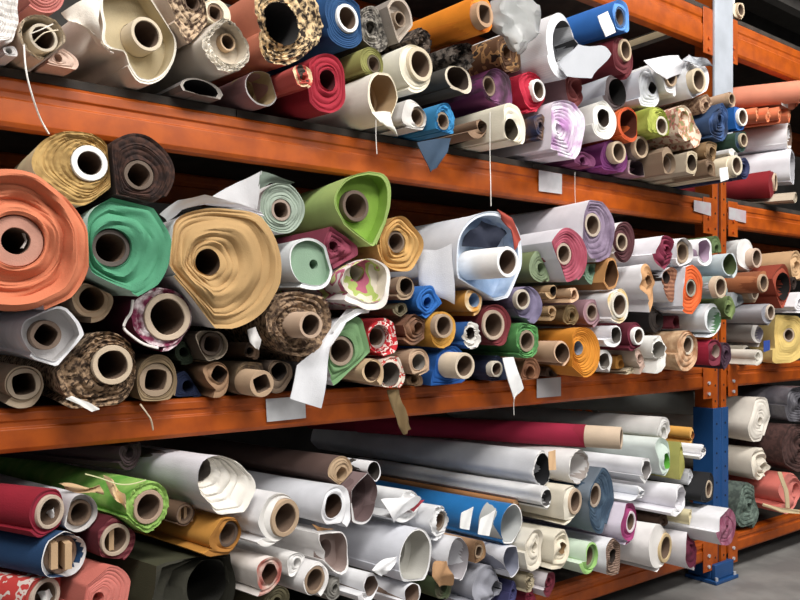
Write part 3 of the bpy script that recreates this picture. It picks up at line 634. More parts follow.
r(637, 362, 15, 'beige folded roll with a pinkish flat face', 'c9b8a6', ('b69a8c', 'plain'), h=(640, 358, 4), p=.16, w=1.0, N=2, n=.08)
r(628, 379, 5, 'small beige cloth fold lowest on the middle beam', 'b3a48c', 'c2b49a', h=(632, 377, 2), p=.13, w=2)
r(610, 274, 16, 'caramel suede roll folded into a hollow', 'b98652', 'bf8c58', h=(611, 273, 8), p=.17, st='shell', th=.35, inner='5f3e22', w=.9, n=.1)
r(624, 241, 22, 'dark maroon velvet roll with a tan tube', 'e3dfe0', '4a2026', t=(622, 242, 9, .006, 'bfa384'), p=.15, w=.85, N=4)
r(664, 252, 19, 'white roll lined in crimson suede', 'eceaf0', ('7d2440', 'blotch', '6a1a34'), h=(668, 250, 4), p=.20, vp=-250, N=3, wav=1.5, n=.09)
r(687, 252, 15, 'white roll with a sunken tan mouth by the crimson lining', 'e9e8ec', 'e4e1e2', t=(687, 252, 11, -.02, 'a98a68'), p=.21, N=1, st='shell', th=.3, hd=.03, n=.03)
r(705, 251, 16, 'white roll with a lilac lined mouth', 'f0eff2', 'efeef2', h=(704, 251, 11), p=.23, N=1, inner='b39ab0', n=.03)
r(716, 253, 15, 'narrow dark green roll behind the lilac lined mouth', '52663c', h=(717, 253, 4), p=.19, w=.7)
r(729, 264, 16, 'pale grey green roll with olive mouth', 'c3ccd0', 'bcc6c8', h=(730, 264, 11), p=.25, N=1, inner='4d5a34', n=.06)
r(647, 287, 28, 'white cone shaped roll opening onto tan cloth', 'ecebee', ('c4966a', 'plain'), h=(648, 280, 5), p=.19, vp=-250, N=2, wav=1.4, rear=.85, inner='7d5a3c',
  pts=[(637, 280), (639, 266), (646, 260), (652, 272), (655, 290), (652, 308), (647, 315), (641, 302)])
r(690, 289, 26, 'vivid orange roll inside a white flared wrapper', 'd9d8de', ('d8612a', 'plain'), t=(691, 288, 9, .0, '9d9a86'), p=.22, N=5, wav=.8, w=.95)
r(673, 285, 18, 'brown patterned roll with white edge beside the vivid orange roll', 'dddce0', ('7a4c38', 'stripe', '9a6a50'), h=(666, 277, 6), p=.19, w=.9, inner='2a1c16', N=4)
r(722, 288, 11, 'pale blue roll with a tan tube', 'aebfcb', '7b8d8c', t=(721, 287, 11, .03, 'd0b48e'), p=.25, N=1)
r(729, 307, 14, 'moss green cloth under the tan tube', '6d7c4c', ('75864f', 'blotch', '52623a'), h=(729, 308, 4), p=.22, w=.8, N=2)
r(708, 319, 19, 'white tube roll lined in sage green', 'e4e8ec', 'e6eaec', h=(714, 320, 13), p=.24, vp=-180, N=1, inner='5f8862', n=.03)
r(675, 322, 17, 'deep maroon cloth roll hidden under the vivid orange roll', '561220', h=(676, 322, 5), p=.15, w=.8)
r(658, 320, 17, 'black fabric roll in shade beside the tan cone', '1f1a1c', ('28211f', 'blotch', '3e3632'), h=(660, 320, 6), p=.10)
r(657, 350, 18, 'white roll with a torn ragged end', 'ecebe6', 'eeece6', h=(659, 350, 9), p=.19, N=1, n=.08, fray=.006, inner='8f8a82')
r(686, 347, 20, 'speckled tan roll with cream core', ('b08a68', 'blotch', 'd0b08c', None, .9, 2), ('a87c5a', 'blotch', 'cda988', None, .9, 2), t=(688, 345, 10, -.01, 'd8cab0'), p=.20, N=3)
r(714, 353, 15, 'crimson roll with dark mouth above the rack post', '9a1834', '6d1c30', h=(716, 351, 7), p=.24, vp=-250, N=2, inner='a08a80')
r(726, 354, 14, 'dark plum roll end beside the crimson roll', '3a2634', '42293a', h=(726, 354, 4), p=.21, w=.7)
# far bay of the middle shelf
r(744, 256, 21, 'white plush roll with a tan tube past the post', ('dcdedd', 'blotch', 'eeeeec'), 'e6e6e4', t=(757, 258, 10, .04, 'd5b196'), p=.0, N=2, n=.08, w=1.0)
r(741, 305, 24, 'pale silver satin roll hanging slack past the post', ('b4babd', 'blotch', '9aa1a6', None, .5), h=(742, 300, 5), p=.0, w=.65, n=.1)
r(765, 283, 14, 'rusty brown roll with a tan tube by the plush roll', '8a5030', 'a86a44', t=(764, 283, 9, .012, 'c79a70'), p=.13, N=2)
r(754, 294, 9, 'small cream tube roll under the rusty brown roll', 'c9ac8c', t=(755, 293, 7, .02, 'd8bd9c'), p=.03, N=1)
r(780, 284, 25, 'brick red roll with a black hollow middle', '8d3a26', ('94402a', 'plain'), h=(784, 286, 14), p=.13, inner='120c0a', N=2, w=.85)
r(766, 313, 13, 'grey satin roll with a tan tube above the yellow disc', 'a3a3a8', '8e8e96', t=(771, 312, 8, .01, 'cdb59c'), p=.14, N=2)
r(754, 336, 14, 'off-white roll with a grey lined mouth', 'cfcac6', 'd8d3ce', h=(759, 334, 8), p=.02, inner='8a8494', N=1, n=.03)
r(744, 355, 12, 'beige roll standing on the beam past the post', 'bdb4a4', 'c6bdb0', h=(747, 354, 7), p=.02, inner='6a5f58', N=1, vp=-500, n=.03)
r(758, 356, 10, 'short cream roll beside the yellow disc', 'd8d2c6', h=(758, 356, 4), p=.14, N=1)
r(784, 338, 28, 'butter yellow roll with blue sticker on its face', 'dcc280', ('dcbf74', 'plain'), t=(789, 335, 7, .0, 'c9a98a'), p=.10, vp=150, N=8, n=.06, wav=.8, gk=.5, w=1.1,
  extra=[sheet('blue_sticker', '2c4a9c', [(764, 341), (764, 352)], [(770, 340), (770, 350)], [(-.118, -.12), (-.118, -.12)], ripple=.0003, label='blue round sticker')])
r(799, 302, 12, 'white paper wrapped roll above the butter yellow roll', 'e9e7ea', h=(800, 302, 4), p=.18)
r(796, 266, 16, 'light wooden coloured roll at the far edge of middle shelf', 'c8a27a', ('caa67e', 'plain'), h=(797, 266, 5), p=.10, N=3)
r(793, 283, 7, 'dark brown slack roll between brick red and wooden rolls', '2e201a', h=(793, 283, 3), p=.14, w=.8)

# ================================================================== lower shelf
S('C')
r(45, 512, 25, 'crimson cloth roll with a tube full of white paper', '8e1228', '8a1830', t=(51, 512, 17, .006, 'c9ad92'), p=.10, vp=-1300, N=2,
  extra=[sheet('crumpled_paper', 'e6e4e4', [(47, 514), (52, 522)], [(55, 508), (61, 518)], [(-.06, -.07), (-.07, -.06)], ripple=.01)])
r(80, 513, 19, 'pale roll with brown core between crimson and lime rolls', 'cfcdd0', 'd6d2d0', t=(80, 513, 13, -.02, '86664c'), p=.07, vp=-500, st='shell', th=.2, hd=.03, N=1)
r(146, 506, 28, 'lime green roll with peeling tan edges', ('63a03e', 'blotch', '8fb85c'), '8ab058', t=(149, 507, 17, .006, 'b99274'), p=.11, vp=-700, N=2, fray=.004,
  extra=[sheet('torn_backing', 'd6b88e', [(104, 476), (110, 492), (122, 506)], [(116, 484), (124, 494), (126, 510)], [(-.08, -.10), (-.10, -.12), (-.12, -.12)], ripple=.012),
         sheet('torn_backing', 'd2b288', [(60, 484), (84, 486), (100, 486)], [(66, 490), (86, 493), (104, 494)], [(-.02, -.03), (-.06, -.07), (-.09, -.10)], ripple=.008),
         thread([(85, 474), (100, 478), (118, 484), (132, 484), (146, 480)], [-.1, -.11, -.115, -.12, -.12], 'd9d6a8')])
r(185, 514, 12, 'dark brown tube packed with folded cardboard', '6d5442', '5a4332', t=(185, 514, 10, .0, '8a6a50'), p=.06, N=1, extra=[slats(185, 514, 8, (-7, -1, 5), 'folded_cardboard', .02, 3)])
r(112, 541, 26, 'burgundy striped roll with a tan core below the lime roll', '5a1522', ('5e1826', 'stripe', '7a3a40'), t=(116, 540, 16, .006, 'c2a68a'), p=.09, N=3, extra=[slats(116, 540, 11, (-7,), 'folded_cardboard', .01, 5)])
r(60, 556, 25, 'navy blue roll with a white paper lined tube', '1c3f66', 'e6e6e8', t=(62, 555, 19, -.03, '9c7658'), p=.10, vp=-1300, st='shell', th=.2, hd=.04, N=1, extra=[slats(62, 557, 13, (-11, 3), 'folded_cardboard', .0, 7)])
r(45, 594, 27, 'red patterned roll with a paper stuffed tube', ('c8403c', 'print', 'e0cfc6', 'c23a38', .9, 1.4), 'a83a34', t=(47, 594, 18, .006, 'bfa890'), p=.08, vp=-1300, N=2,
  extra=[sheet('crumpled_paper', 'dedcda', [(38, 594), (42, 602)], [(50, 590), (56, 600)], [(-.06, -.07), (-.07, -.06)], ripple=.008)])
r(98, 598, 38, 'salmon pink felt roll wound in tight rings', 'c56e62', ('c8746a', 'plain'), h=(98, 598, 6), p=.13, L=.8, N=8, wav=.6, n=.03)
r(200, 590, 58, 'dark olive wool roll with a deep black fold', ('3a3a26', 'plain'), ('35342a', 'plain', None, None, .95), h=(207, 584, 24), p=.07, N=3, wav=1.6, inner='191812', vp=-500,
  pts=[(128, 596), (138, 560), (158, 536), (184, 528), (212, 534), (236, 548), (256, 566), (268, 590), (268, 640), (140, 640)])
r(228, 486, 31, 'large white roll fanning into pleated page-like layers', ('d6d4da', 'plain'), ('e8e3da', 'plain'), h=(212, 472, 12), p=.13, vp=-420, N=5, wav=.5, gk=3, cone=.05, fray=.0015, inner='6a625c',
  pts=[(198, 482), (202, 464), (216, 456), (234, 459), (248, 470), (258, 484), (256, 502), (244, 514), (226, 516), (208, 506)])
r(272, 518, 27, 'white roll with a torn tan cardboard core', 'e6e5e6', 'e3e0dc', t=(286, 518, 19, .01, 'c09a70'), p=.12, N=2, vp=-600, n=.05, w=1.1, sq=.2)
r(338, 508, 25, 'long white glossy roll with a round brown mouth', ('dcdee4', 'plain', None, None, .4), 'ebebee', h=(333, 506, 12), p=.11, vp=-1100, N=2, inner='4a3528', n=.03,
  extra=[sheet('brown_tape', 'b08458', [(312, 524), (322, 528)], [(318, 531), (334, 529)], [(-.12, -.12), (-.125, -.125)], ripple=.001)])
r(362, 497, 28, 'mauve brown roll with white edge and tan seam', ('7c6868', 'plain'), 'e6e4e4', h=(366, 494, 17), p=.08, vp=-900, w=.8, st='shell', th=.25, hd=.05, N=1, inner='6a5656', L=1.2)
r(372, 478, 12, 'thin white open roll above the mauve brown roll', 'e0e0e2', h=(371, 476, 6), p=.06, w=.9, vp=-900, inner='3a3430', N=1, st='shell', th=.3)
r(222, 537, 21, 'golden orange roll in front of the white fanning roll', ('c48a3c', 'plain'), 'a06c2c', t=(228, 534, 13, -.01, '5f4a3c'), p=.13, N=2, w=1.2, n=.08)
r(331, 552, 22, 'white roll flattened into a leaf shaped slot', 'e9e6e4', 'efecea', h=(336, 552, 10), p=.11, w=.7, st='shell', th=.22, hd=.05, N=1, inner='9c8a84',
  pts=[(316, 532), (324, 552), (336, 574), (346, 574), (348, 552), (344, 532), (332, 526)])
r(316, 580, 20, 'white roll with a dark cardboard mouth low on the pile', 'e6e4e4', 'e9e6e4', t=(315, 580, 14, .0, 'a5805e'), p=.13, N=1, vp=-600, n=.04)
r(335, 588, 13, 'grey cloth roll beneath the leaf shaped slot', '7d7a74', h=(335, 588, 4), p=.09)
r(266, 575, 20, 'cream roll with red patch and brown mouth by the olive wool', ('d6cec6', 'blotch', 'e4dcd6'), ('c9b8ac', 'blotch', 'a85a50'), h=(270, 574, 10), p=.13, n=.1, N=2, inner='5a3c2e', w=1.2)
r(295, 565, 14, 'white paper roll crumpled above the dark cardboard mouth', 'e2e0de', h=(297, 563, 5), p=.11, n=.12)
r(276, 602, 16, 'olive drab bundle under the cream roll with red patch', '4c4630', h=(276, 602, 5), p=.11, w=1.2)
r(437, 522, 18, 'wrinkled white roll with torn mouth above the open roll', ('dcdde0', 'plain'), 'e3e3e4', t=(439, 521, 10, -.01, '8a7560'), p=.11, vp=-800, N=2, n=.1, fray=.006)
r(405, 505, 18, 'crumpled white roll with a red cloth inside', 'dfe0e2', 'e6e6e6', h=(415, 503, 6), p=.08, vp=-900, n=.1, N=2, inner='8a2c34', w=1.2,
  extra=[sheet('loose_fold', 'e6e6e8', [(382, 500), (390, 514), (394, 524)], [(405, 498), (415, 496), (422, 498)], [(-.09, -.09), (-.11, -.11), (-.1, -.1)], ripple=.008),
         sheet('red_lining', 'a03440', [(407, 508), (413, 501)], [(414, 512), (424, 500)], [(-.1, -.1), (-.1, -.1)], ripple=.003)])
r(416, 557, 29, 'big white paper roll gaping wide open', ('d4d6de', 'plain'), 'eeeeee', h=(413, 556, 18), p=.14, vp=-650, st='shell', th=.3, hd=.08, N=2, inner='b9b7b0', n=.03, w=.95,
  extra=[sheet('torn_flap', 'f0f0f2', [(384, 560), (372, 570), (382, 577)], [(402, 556), (390, 570), (388, 572)], [(-.15, -.15), (-.16, -.16), (-.15, -.155)], ripple=.004)])
r(368, 586, 17, 'small white roll with brown inside below the gaping roll', 'e3e3e6', 'e6e4e6', h=(371, 586, 10), p=.14, vp=-500, inner='7c6a60', N=1, n=.03, w=1.0)
r(412, 594, 16, 'white roll at the very bottom below the gaping roll', 'e6e6ea', 'e4e3e6', h=(412, 595, 11), p=.15, vp=-500, inner='866f60', N=1, n=.03)
r(459, 560, 24, 'white sheet roll with brown paper in its mouth', 'e4e4e8', 'dfdde0', h=(460, 558, 17), p=.13, w=.75, st='shell', th=.3, N=1, inner='a9a4a8', hd=.08, n=.06, vp=-500,
  extra=[sheet('brown_paper', 'b08862', [(436, 562), (432, 576), (440, 588)], [(448, 562), (452, 574), (454, 584)], [(-.14, -.15), (-.15, -.16), (-.14, -.14)], ripple=.008)])
S('C', -450)
r(512, 525, 22, 'bright blue wrapped roll with torn white stickers', ('2a74b4', 'plain', None, None, .4), 'ecebea', h=(510, 524, 14), p=.14, vp=-900, st='shell', th=.3, N=1, inner='b9bbb9', n=.03, L=1.3, w=.9,
  extra=[sheet('white_sticker', 'ebebea', [(462, 513), (460, 528)], [(474, 507), (469, 530)], [(-.195, -.195), (-.20, -.20)], ripple=.002, label='torn white sticker'),
         sheet('white_sticker', 'ebebea', [(481, 519), (478, 534)], [(496, 510), (489, 536)], [(-.175, -.175), (-.185, -.185)], ripple=.002, label='torn white sticker')])
r(515, 500, 8, 'long brown cardboard roll above the bright blue roll', 'b07a4c', 'c49a72', h=(520, 502, 3), p=.05, L=1.2, n=.03, N=1)
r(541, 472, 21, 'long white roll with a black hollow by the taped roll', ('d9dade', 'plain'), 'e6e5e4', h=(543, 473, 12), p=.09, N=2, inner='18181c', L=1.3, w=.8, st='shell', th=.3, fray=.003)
r(577, 467, 18, 'white roll bound with tan tape and torn rim', 'e3e1e0', 'eae8e4', h=(582, 466, 13), p=.13, vp=-1200, N=1, inner='b9aea8', fray=.006, st='shell', th=.25,
  extra=[sheet('tan_tape', 'cda982', [(549, 452), (549, 470)], [(556, 450), (556, 470)], [(-.19, -.19), (-.20, -.20)], ripple=.002, thick=.002)])
r(586, 436, 11, 'bright crimson roll on a long tan tube', '8c1230', '971638', t=(611, 441, 11, .14, 'd0b08c'), p=.12, vp=-1300, N=1, L=1.3, n=.02)
r(664, 433, 18, 'long white roll lying topmost beneath the middle beam', ('cfcdca', 'plain'), h=(664, 433, 6), p=.12, L=1.2, n=.03)
r(540, 500, 19, 'short white roll with a dark oval mouth', 'e9e8e8', 'efeeec', h=(546, 499, 9), p=.15, vp=-700, inner='4c4a4a', N=1, n=.03)
r(566, 503, 22, 'cream plush roll with a dark ringed tan tube', ('e2dac8', 'plain'), 'e4ddcc', t=(577, 501, 13, .006, 'c9a682'), p=.17, vp=-500, N=2, n=.04)
r(601, 503, 36, 'tall slate blue roll with a tan core', '6f7a86', ('32475c', 'blotch', '4a6074', None, .85, 1.5), t=(594, 496, 12, .0, 'b59c84'), p=.16, N=7, w=.7, n=.04, wav=.7)
r(642, 470, 18, 'smooth white roll beneath the mint lined roll', 'e2e2e6', 'ebeaea', h=(646, 470, 9), p=.18, vp=-1200, N=1, n=.03, inner='8f8a88', L=1.2)
r(660, 457, 23, 'frosted white roll with a lime green mouth', ('dde6e2', 'plain', None, None, .4), 'd6e6dc', h=(666, 461, 8), p=.19, vp=-900, N=2, n=.05, inner='5aa636', L=1.2)
r(681, 456, 31, 'olive yellow velvet roll end below the orange post', ('b4b065', 'plain'), ('aaa65a', 'plain'), h=(681, 450, 3), p=.21, w=.55, N=5, wav=.5, n=.04)
r(690, 434, 10, 'small amber tube in front of the blue post', 'dca34e', 'dca860', h=(692, 435, 4), p=.14, N=1, inner='8a4f1e')
r(700, 451, 9, 'small white paper tube in front of the blue post', 'ecebee', 'e9e6e4', h=(704, 451, 5), p=.26, vp=-600, N=1, inner='4a3a30', n=.02, L=.5)
r(632, 493, 10, 'slim white roll under the smooth white roll', 'e6e8ee', 'eeeef0', h=(642, 493, 5), p=.19, vp=-1200, N=1, inner='77706c', n=.02)
r(677, 499, 18, 'plain white tube beside the black roll', 'eceaf0', 'f0eff2', h=(681, 499, 12), p=.24, vp=-900, N=1, inner='cfcdd2', n=.03)
r(691, 481, 10, 'silvery paper scrap roll between white tube and black roll', 'cfd0d4', h=(691, 481, 3), p=.2, w=.7, n=.12)
r(707, 489, 20, 'black roll with a tan tube against blue post', '16161a', ('1a1a1e', 'plain'), t=(709, 489, 9, .004, 'c6aa88'), p=.26, N=3, n=.04)
r(627, 522, 23, 'magenta roll with a white printed wrapper', 'dcd2e0', ('9c3a70', 'blotch', '8a3062'), t=(631, 522, 11, .0, 'e2cfd8'), p=.18, N=3, vp=-500, w=.9)
r(588, 556, 19, 'mint green roll with a lime ring', 'cfe0cc', ('9cc878', 'plain'), t=(589, 556, 12, -.01, '7fa05c'), p=.18, N=1, vp=-500, n=.03)
r(612, 558, 21, 'white roll with brown layered end near the lower beam', 'e4e3e8', ('8c7466', 'stripe', '5c483c', None, .9, 2), h=(613, 556, 7), p=.18, N=4, vp=-600, inner='2c211b', w=.9)
r(655, 548, 25, 'large white roll with a gold lined tube', 'ebe8e6', 'eae6e2', t=(666, 548, 15, .006, 'd8b473'), p=.22, N=2, vp=-700, n=.03, w=1.0)
r(690, 548, 22, 'white roll with a maroon suede end by the post', 'e9e6ea', ('742a44', 'blotch', '66203a'), h=(692, 548, 4), p=.24, N=3, vp=-700, w=.75, n=.05)
r(726, 527, 20, 'white sheet roll with a mottled maroon end across the post', 'e3e2e6', ('84405a', 'blotch', 'a0667c', None, .9, 2), h=(727, 528, 3), p=.34, N=4, vp=-900, w=1.0, wav=.5, L=1.0,
  pts=[(716, 520), (722, 510), (734, 512), (736, 528), (732, 542), (724, 546), (717, 540), (715, 530)])
r(691, 517, 8, 'cream ball shaped roll end above the maroon suede end', 'd3c8a2', ('d8cca6', 'plain'), h=(690, 515, 3), p=.25, N=3)
r(663, 520, 8, 'dark brown roll squashed under the plain white tube', '4a3426', h=(664, 520, 2), p=.17, w=1.6)
r(533, 549, 24, 'cream fleece roll with a crumpled open end', ('dcd6c8', 'plain'), 'e0d8c8', h=(535, 547, 5), p=.16, vp=-500, N=3, n=.06)
r(559, 549, 22, 'cream roll with soft folded mouth beside mint roll', ('dfd8c6', 'plain'), 'e2d8c2', h=(562, 548, 6), p=.17, vp=-500, N=3, n=.06, inner='8c6f4c')
r(512, 560, 18, 'white roll with a grey blue hollow under the blue wrapped roll', 'dcdde4', 'e6e6ec', h=(511, 560, 11), p=.16, vp=-700, N=1, inner='8d90a0', n=.03, st='shell', th=.3)
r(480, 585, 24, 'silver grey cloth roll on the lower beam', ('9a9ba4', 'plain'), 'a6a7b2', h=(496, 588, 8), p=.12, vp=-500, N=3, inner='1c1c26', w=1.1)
r(511, 592, 13, 'indigo roll beside the silver grey roll', '3a3a64', ('40406c', 'plain'), h=(513, 592, 3), p=.13)
r(529, 582, 11, 'beige ruffled roll end above the lower beam', 'a69a82', ('b5a98e', 'blotch', '7d705a'), h=(529, 582, 3), p=.15, fray=.006, N=3)
r(549, 583, 15, 'wine red roll in white wrapper on the lower beam', 'd3ccd0', ('661a2c', 'plain'), h=(549, 582, 4), p=.15, N=2, w=.9)
r(530, 596, 7, 'wine red cloth edge below the beige ruffled end', '7a1c34', h=(530, 596, 2), p=.12, w=1.5)
r(478, 552, 12, 'tan crumpled cardboard core beneath the blue wrapped roll', 'a07c5c', ('a8845f', 'blotch', '5c412c'), t=(478, 552, 7, .0, 'b8926a'), p=.13, sq=.6, n=.1)
r(443, 588, 13, 'mossy green cloth roll under the brown paper', '4c5a3c', ('4a583a', 'blotch', '5e5a48'), h=(444, 588, 4), p=.10, w=1.2)
S('C')
r(694, 404, 14, 'dim grey long roll at the rear just below the middle beam', '8f918c', h=(694, 404, 5), p=-.25, vp=-1700, L=1.2, n=.03)
# at the rear of the lower shelf
r(130, 452, 18, 'dark plum long roll lying deep under the middle beam', '3a2b2e', h=(130, 452, 5), p=-.05, vp=-1400, L=1.3)
r(340, 474, 19, 'long dark brown roll with a tan seam', ('5e4a44', 'plain'), 'b49a7c', h=(342, 474, 7), p=.04, vp=-900, L=1.2)
S('C', None)
# far bay of the lower shelf
r(761, 421, 26, 'cream boucle roll with a tiny dark core', ('e2dbd0', 'plain'), 'e4ddd2', h=(760, 421, 4), p=.02, vp=-400, N=6, n=.03, wav=.6, w=1.05)
r(762, 467, 26, 'cream blanket roll with loose folded end', ('dcd4c6', 'plain'), ('dfd7c8', 'plain'), h=(764, 467, 5), p=.03, vp=-500, N=3, wav=2.2, n=.07, w=1.0)
r(796, 404, 24, 'grey plastic wrapped roll high in the far bay', ('4c4a50', 'blotch', '6a686e', None, .35), h=(800, 402, 5), p=.10, n=.06, w=1.0)
r(797, 447, 28, 'dark brown woolly roll under the grey plastic roll', ('3a2522', 'tweed', '4e3430', None, .95, .6), h=(802, 446, 5), p=.12, w=1.1)
r(788, 491, 22, 'salmon satin roll tied with cream ribbon', ('d6756a', 'plain', None, None, .5), 'd98076', h=(796, 490, 7), p=.12, vp=-300, n=.07, w=1.1, N=3,
  extra=[sheet('ribbon', 'd9c49c', [(763, 506), (780, 512), (800, 514)], [(763, 503), (782, 508), (800, 510)], [(-.2, -.2), (-.2, -.2), (-.2, -.2)], ripple=.002),
         sheet('ribbon', 'd9c49c', [(778, 472), (784, 490), (786, 508)], [(782, 472), (788, 490), (790, 508)], [(-.2, -.2), (-.205, -.205), (-.2, -.2)], ripple=.002)])
r(748, 507, 27, 'grey green knit roll on the far bay lower beam', ('5f6c64', 'tweed', '46504c', None, .9, .6), ('6a7a70', 'tweed', '4c5a52', None, .9, .7), h=(749, 507, 4), p=.01, N=5, w=.85)

# ------------------------------------------------------------------ the rack
OR = mat('b05000', 'blotch', '9c4300', None, .5, 1.0, 0, .05)
ORD = mat('b9500f', 'plain', None, None, .5)
BL = mat('1c4a80', 'plain', None, None, .45)
STEEL = mat('c9ccd2', 'plain', None, None, .4, 1, .2)
rack = thing('storage_rack', 'orange steel pallet rack with blue post foot holding all the fabric rolls', 'rack', (1.8, .5, 0))
def kid(mb, name, m, parent=rack, **k):
    mb.v = [v-rack.location for v in mb.v]
    return mb.build(name, m, parent, **k)
UPX = [(-.42, -.29), (3.636, 3.766), (7.70, 7.83)]
def upright(x0, x1):
    for yb in (0.004, .95):
        w = .034; d = .10; t_ = .004
        for part in range(1):
            m = MB()
            # two flanges and a sunken web, open at the middle
            z0, z1 = .02, 3.3
            m.prism_z(z0, z1, [(x0, yb), (x0+.05, yb), (x0+.05, yb+.018), (x1-.05, yb+.018), (x1-.05, yb), (x1, yb), (x1, yb+d), (x0, yb+d)])
            u = kid(m, 'upright', OR, bevel=.002)
        m = MB(); m.box(x0+.054, x1-.054, yb+.012, yb+.0175, .02, 3.3); kid(m, 'slot_strip', mat('1a2038'), u)
        m = MB()
        for k in range(40):
            for xx in (x0+.025, x1-.025): m.disc_y(xx, .12+k*.08, yb-.0012, yb+.002, .006, 8)
        kid(m, 'hole_row', mat('2a1408'), u)
        m = MB(); m.box(x0-.04, x1+.04, yb-.045, yb+d+.03, .0005, .018); kid(m, 'foot_plate', BL, u, bevel=.003)
        for xx in (x0-.02, x1+.02):
            m = MB(); m.prism_z(.018, .034, [(xx+.008*math.cos(i*PI/3), yb-.034+.008*math.sin(i*PI/3)) for i in range(6)]); kid(m, 'anchor_bolt', STEEL, u)
    for k in range(6):
        m = MB(); za, zb = .35+k*.5, .35+(k+1)*.5
        if k % 2: za, zb = zb, za
        xm = (x0+x1)/2; m.tube([(xm, .11, za), (xm, .945, zb)], .012); kid(m, 'brace', OR)
    return u
for x0, x1 in UPX: upright(x0, x1)
x0, x1 = UPX[1]
# blue guard around the lower post, white plate on the upper one
m = MB(); m.prism_z(.23, .885, [(x0-.006, -.004), (x0+.05, -.004), (x0+.054, .004), (x1-.054, .004), (x1-.05, -.004), (x1+.006, -.004), (x1+.006, .0035), (x0, .0035), (x0, .11), (x0-.006, .11)])
g = kid(m, 'post_guard', BL, bevel=.0015)
m = MB()
for k in range(8): m.disc_y(x0+.025, .28+k*.075, -.0055, -.003, .006, 8); m.disc_y(x1-.025, .28+k*.075, -.0055, -.003, .006, 8)
kid(m, 'hole_row', mat('0b1a33'), g)
m = MB(); m.box(x0-.012, x1+.03, -.016, -.003, 2.14, 3.3); kid(m, 'white_plate', mat('abb1ba', 'plain', None, None, .5), bevel=.002)
m = MB(); m.box(x0-.02, x1+.02, -.025, -.001, .019, .095); m.box(x0-.02, x0-.002, .0, .13, .019, .095); m.box(x1+.002, x1+.02, .0, .13, .019, .095); kid(m, 'foot_guard', BL, bevel=.004)
TAGS = {}
def beam(xa, xb, top, hgt, y=0.0):
    b0, d = top-hgt, .05
    prof = [(y, b0+.012), (y+.008, b0), (y+d, b0), (y+d, top), (y+.012, top), (y+.002, top-.010), (y+.002, top-hgt*.26), (y+.007, top-hgt*.30), (y+.007, top-hgt*.42), (y, top-hgt*.46)]
    m = MB(); m.prism_x(xa, xb, prof); o = kid(m, 'beam', OR, bevel=.0015)
    if y == 0:
        for xe, s in ((xa, 1), (xb, -1)):
            m = MB(); m.box(min(xe, xe+s*.09), max(xe, xe+s*.09), -.0045, -.0005, b0-.05, top+.005); c = kid(m, 'end_connector', OR, o, bevel=.0015)
            m = MB()
            for zz in (b0-.025, b0+.03): m.disc_y(xe+s*.045, zz, -.012, -.0045, .009, 6)
            kid(m, 'bolt', STEEL if top < 1.2 else ORD, c)
    return o
for ta, hg, nm in ((1.949, .128, 'A'), (1.099, .112, 'B'), (.215, .10, 'C'), (2.905, .178, 'D')):
    for xa, xb in ((-.285, 3.63), (3.772, 7.695)):
        o = beam(xa, xb, ta, hg)
        TAGS[(nm, xa > 0)] = o
        beam(xa, xb, ta, hg, .955)
def tag(bm, corners, col, name='shelf_label', label=None):
    pts = [P(*c, -.0075) for c in corners]
    V = [v-rack.location for v in pts]+[v+Vector((0, .002, 0))-rack.location for v in pts]
    o = link(name, V, [(0,1,2,3),(7,6,5,4),(0,4,5,1),(1,5,6,2),(2,6,7,3),(3,7,4,0)], [mat(col, 'blotch', 'b9b9bb', None, .35, 1, 0, 0)], bm, smooth=False)
    if label: o['label'] = label
tag(TAGS[('B', False)], [(266, 399), (305, 396), (306, 418), (267, 422)], 'c6c7c9', label='blank grey shelf label under the tweed roll')
tag(TAGS[('A', False)], [(539, 170), (562, 174), (562, 194), (539, 191)], 'cfcbcd', label='blank grey shelf label on upper beam')
tag(TAGS[('B', False)], [(537, 379), (561, 377), (561, 396), (537, 398)], 'c4c2c4', label='blank grey shelf label below the golden roll')
tag(TAGS[('A', False)], [(694, 200), (711, 203), (711, 216), (694, 211)], 'b9a6ac', label='worn clear label pocket')
tag(TAGS[('A', True)], [(729, 207), (746, 211), (746, 223), (729, 219)], 'b9a6ac', label='worn clear label pocket')
# boards on the beams
WOOD = mat('3b332c', 'blotch', '2c2621', None, .8)
for zt, t_ in ((1.974, .024), (1.099, .02), (.215, .02), (2.93, .024)):
    for xa, xb in ((-.28, 3.625), (3.777, 7.69)):
        nb = 3
        for k in range(nb):
            a_, b_ = xa+(xb-xa)*k/nb, xa+(xb-xa)*(k+1)/nb-.004
            m = MB()
            if zt in (1.974, 2.93): m.box(a_, b_, .012, 1.0, zt-t_, zt-.001)
            else: m.box(a_, b_, .0505, .9545, zt-t_, zt-.001)
            bay = 'near' if xa < 0 else 'far'
            sh = {1.974: 'upper', 1.099: 'middle', .215: 'lower', 2.93: 'topmost'}[zt]
            o = m.build('shelf_board', WOOD)
            o['label'] = 'brown chipboard %s shelf board in the %s bay, %s third along' % (sh, bay, ('first', 'second', 'last')[k])
            o['category'] = 'shelf board'; o['group'] = 'shelf boards'
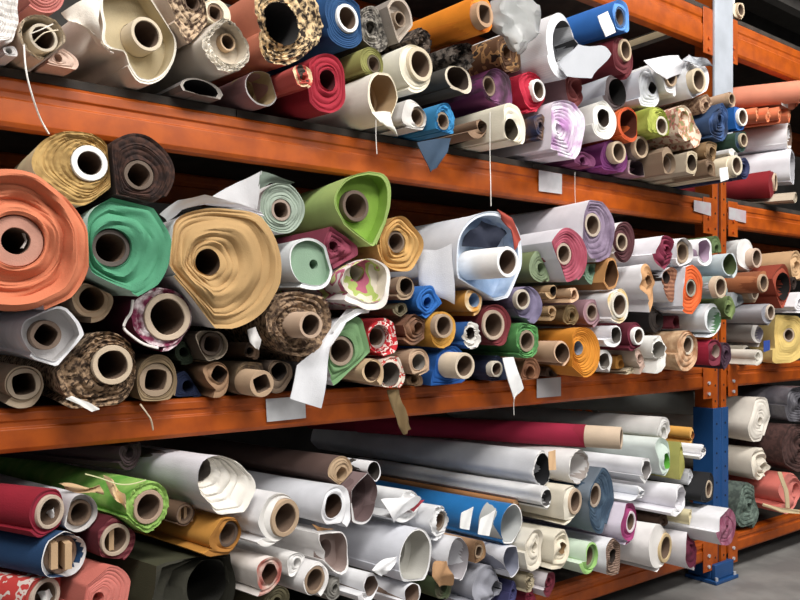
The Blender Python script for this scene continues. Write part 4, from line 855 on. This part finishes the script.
# ------------------------------------------------------------------ the building
def struct(name, mb, m):
    o = mb.build(name, m, smooth=False); o['kind'] = 'structure'; return o
struct('floor', MB().box(-6, 14, -7, 4, -.1, 0), mat('8f8d8a', 'blotch', '7b7977', None, .5, .35, 0, .05))
struct('wall_back', MB().box(-6, 14, 2.6, 2.8, 0, 5), mat('4a4845', 'blotch', '3d3b39', None, .9, .3))
struct('wall_right', MB().box(13.8, 14, -7, 2.6, 0, 5), mat('4a4845', 'blotch', '3d3b39', None, .9, .3))
struct('ceiling', MB().box(-6, 14, -7, 4, 5, 5.2), mat('77736f', 'plain'))
m = MB()
for k in range(7): m.box(-6, 14, 1.9-k*1.4, 2.0-k*1.4, 4.72, 4.98)
struct('trim_1', m, mat('9a9590', 'plain', None, None, .5))

settle(False)
for q in ROLLS: build_roll(q)

# ------------------------------------------------------------------ light and camera
w = bpy.data.worlds.new('hall_light'); SC.world = w; w.use_nodes = True
w.node_tree.nodes['Background'].inputs['Color'].default_value = (.92, .96, 1, 1)
w.node_tree.nodes['Background'].inputs['Strength'].default_value = .20
def area(loc, target, sx, sy, e, col=(1, .97, .93)):
    l = bpy.data.lights.new('lamp', 'AREA'); l.shape = 'RECTANGLE'; l.size = sx; l.size_y = sy; l.energy = e; l.color = col
    o = bpy.data.objects.new('hall_or_fill_lamp', l); COL.objects.link(o); o.location = loc
    o.rotation_euler = (Vector(target)-Vector(loc)).to_track_quat('-Z', 'Y').to_euler()
area((.0, -2.6, 4.6), (.8, 0, 1.0), 3.0, .8, 208)
area((3.9, -2.5, 4.6), (4.2, 0, .8), 3.0, .8, 198)
area((1.8, -5.6, 4.4), (2.2, 0, .6), 4.0, .8, 100)  # added fill lamp, brightens the depth of the lower shelf
cd = bpy.data.cameras.new('camera'); cam = bpy.data.objects.new('camera', cd); COL.objects.link(cam)
cam.location = CAM; cam.rotation_euler = (PI/2, 0, -BETA)
cd.sensor_width = 36; cd.lens = F*36/800; cd.shift_y = (HY-300)/800; cd.clip_start = .02
SC.camera = cam
SC.view_settings.view_transform = 'Standard'; SC.view_settings.look = 'None'
SC.view_settings.exposure = 0.0; SC.view_settings.gamma = 1; SC.view_settings.use_curve_mapping = False
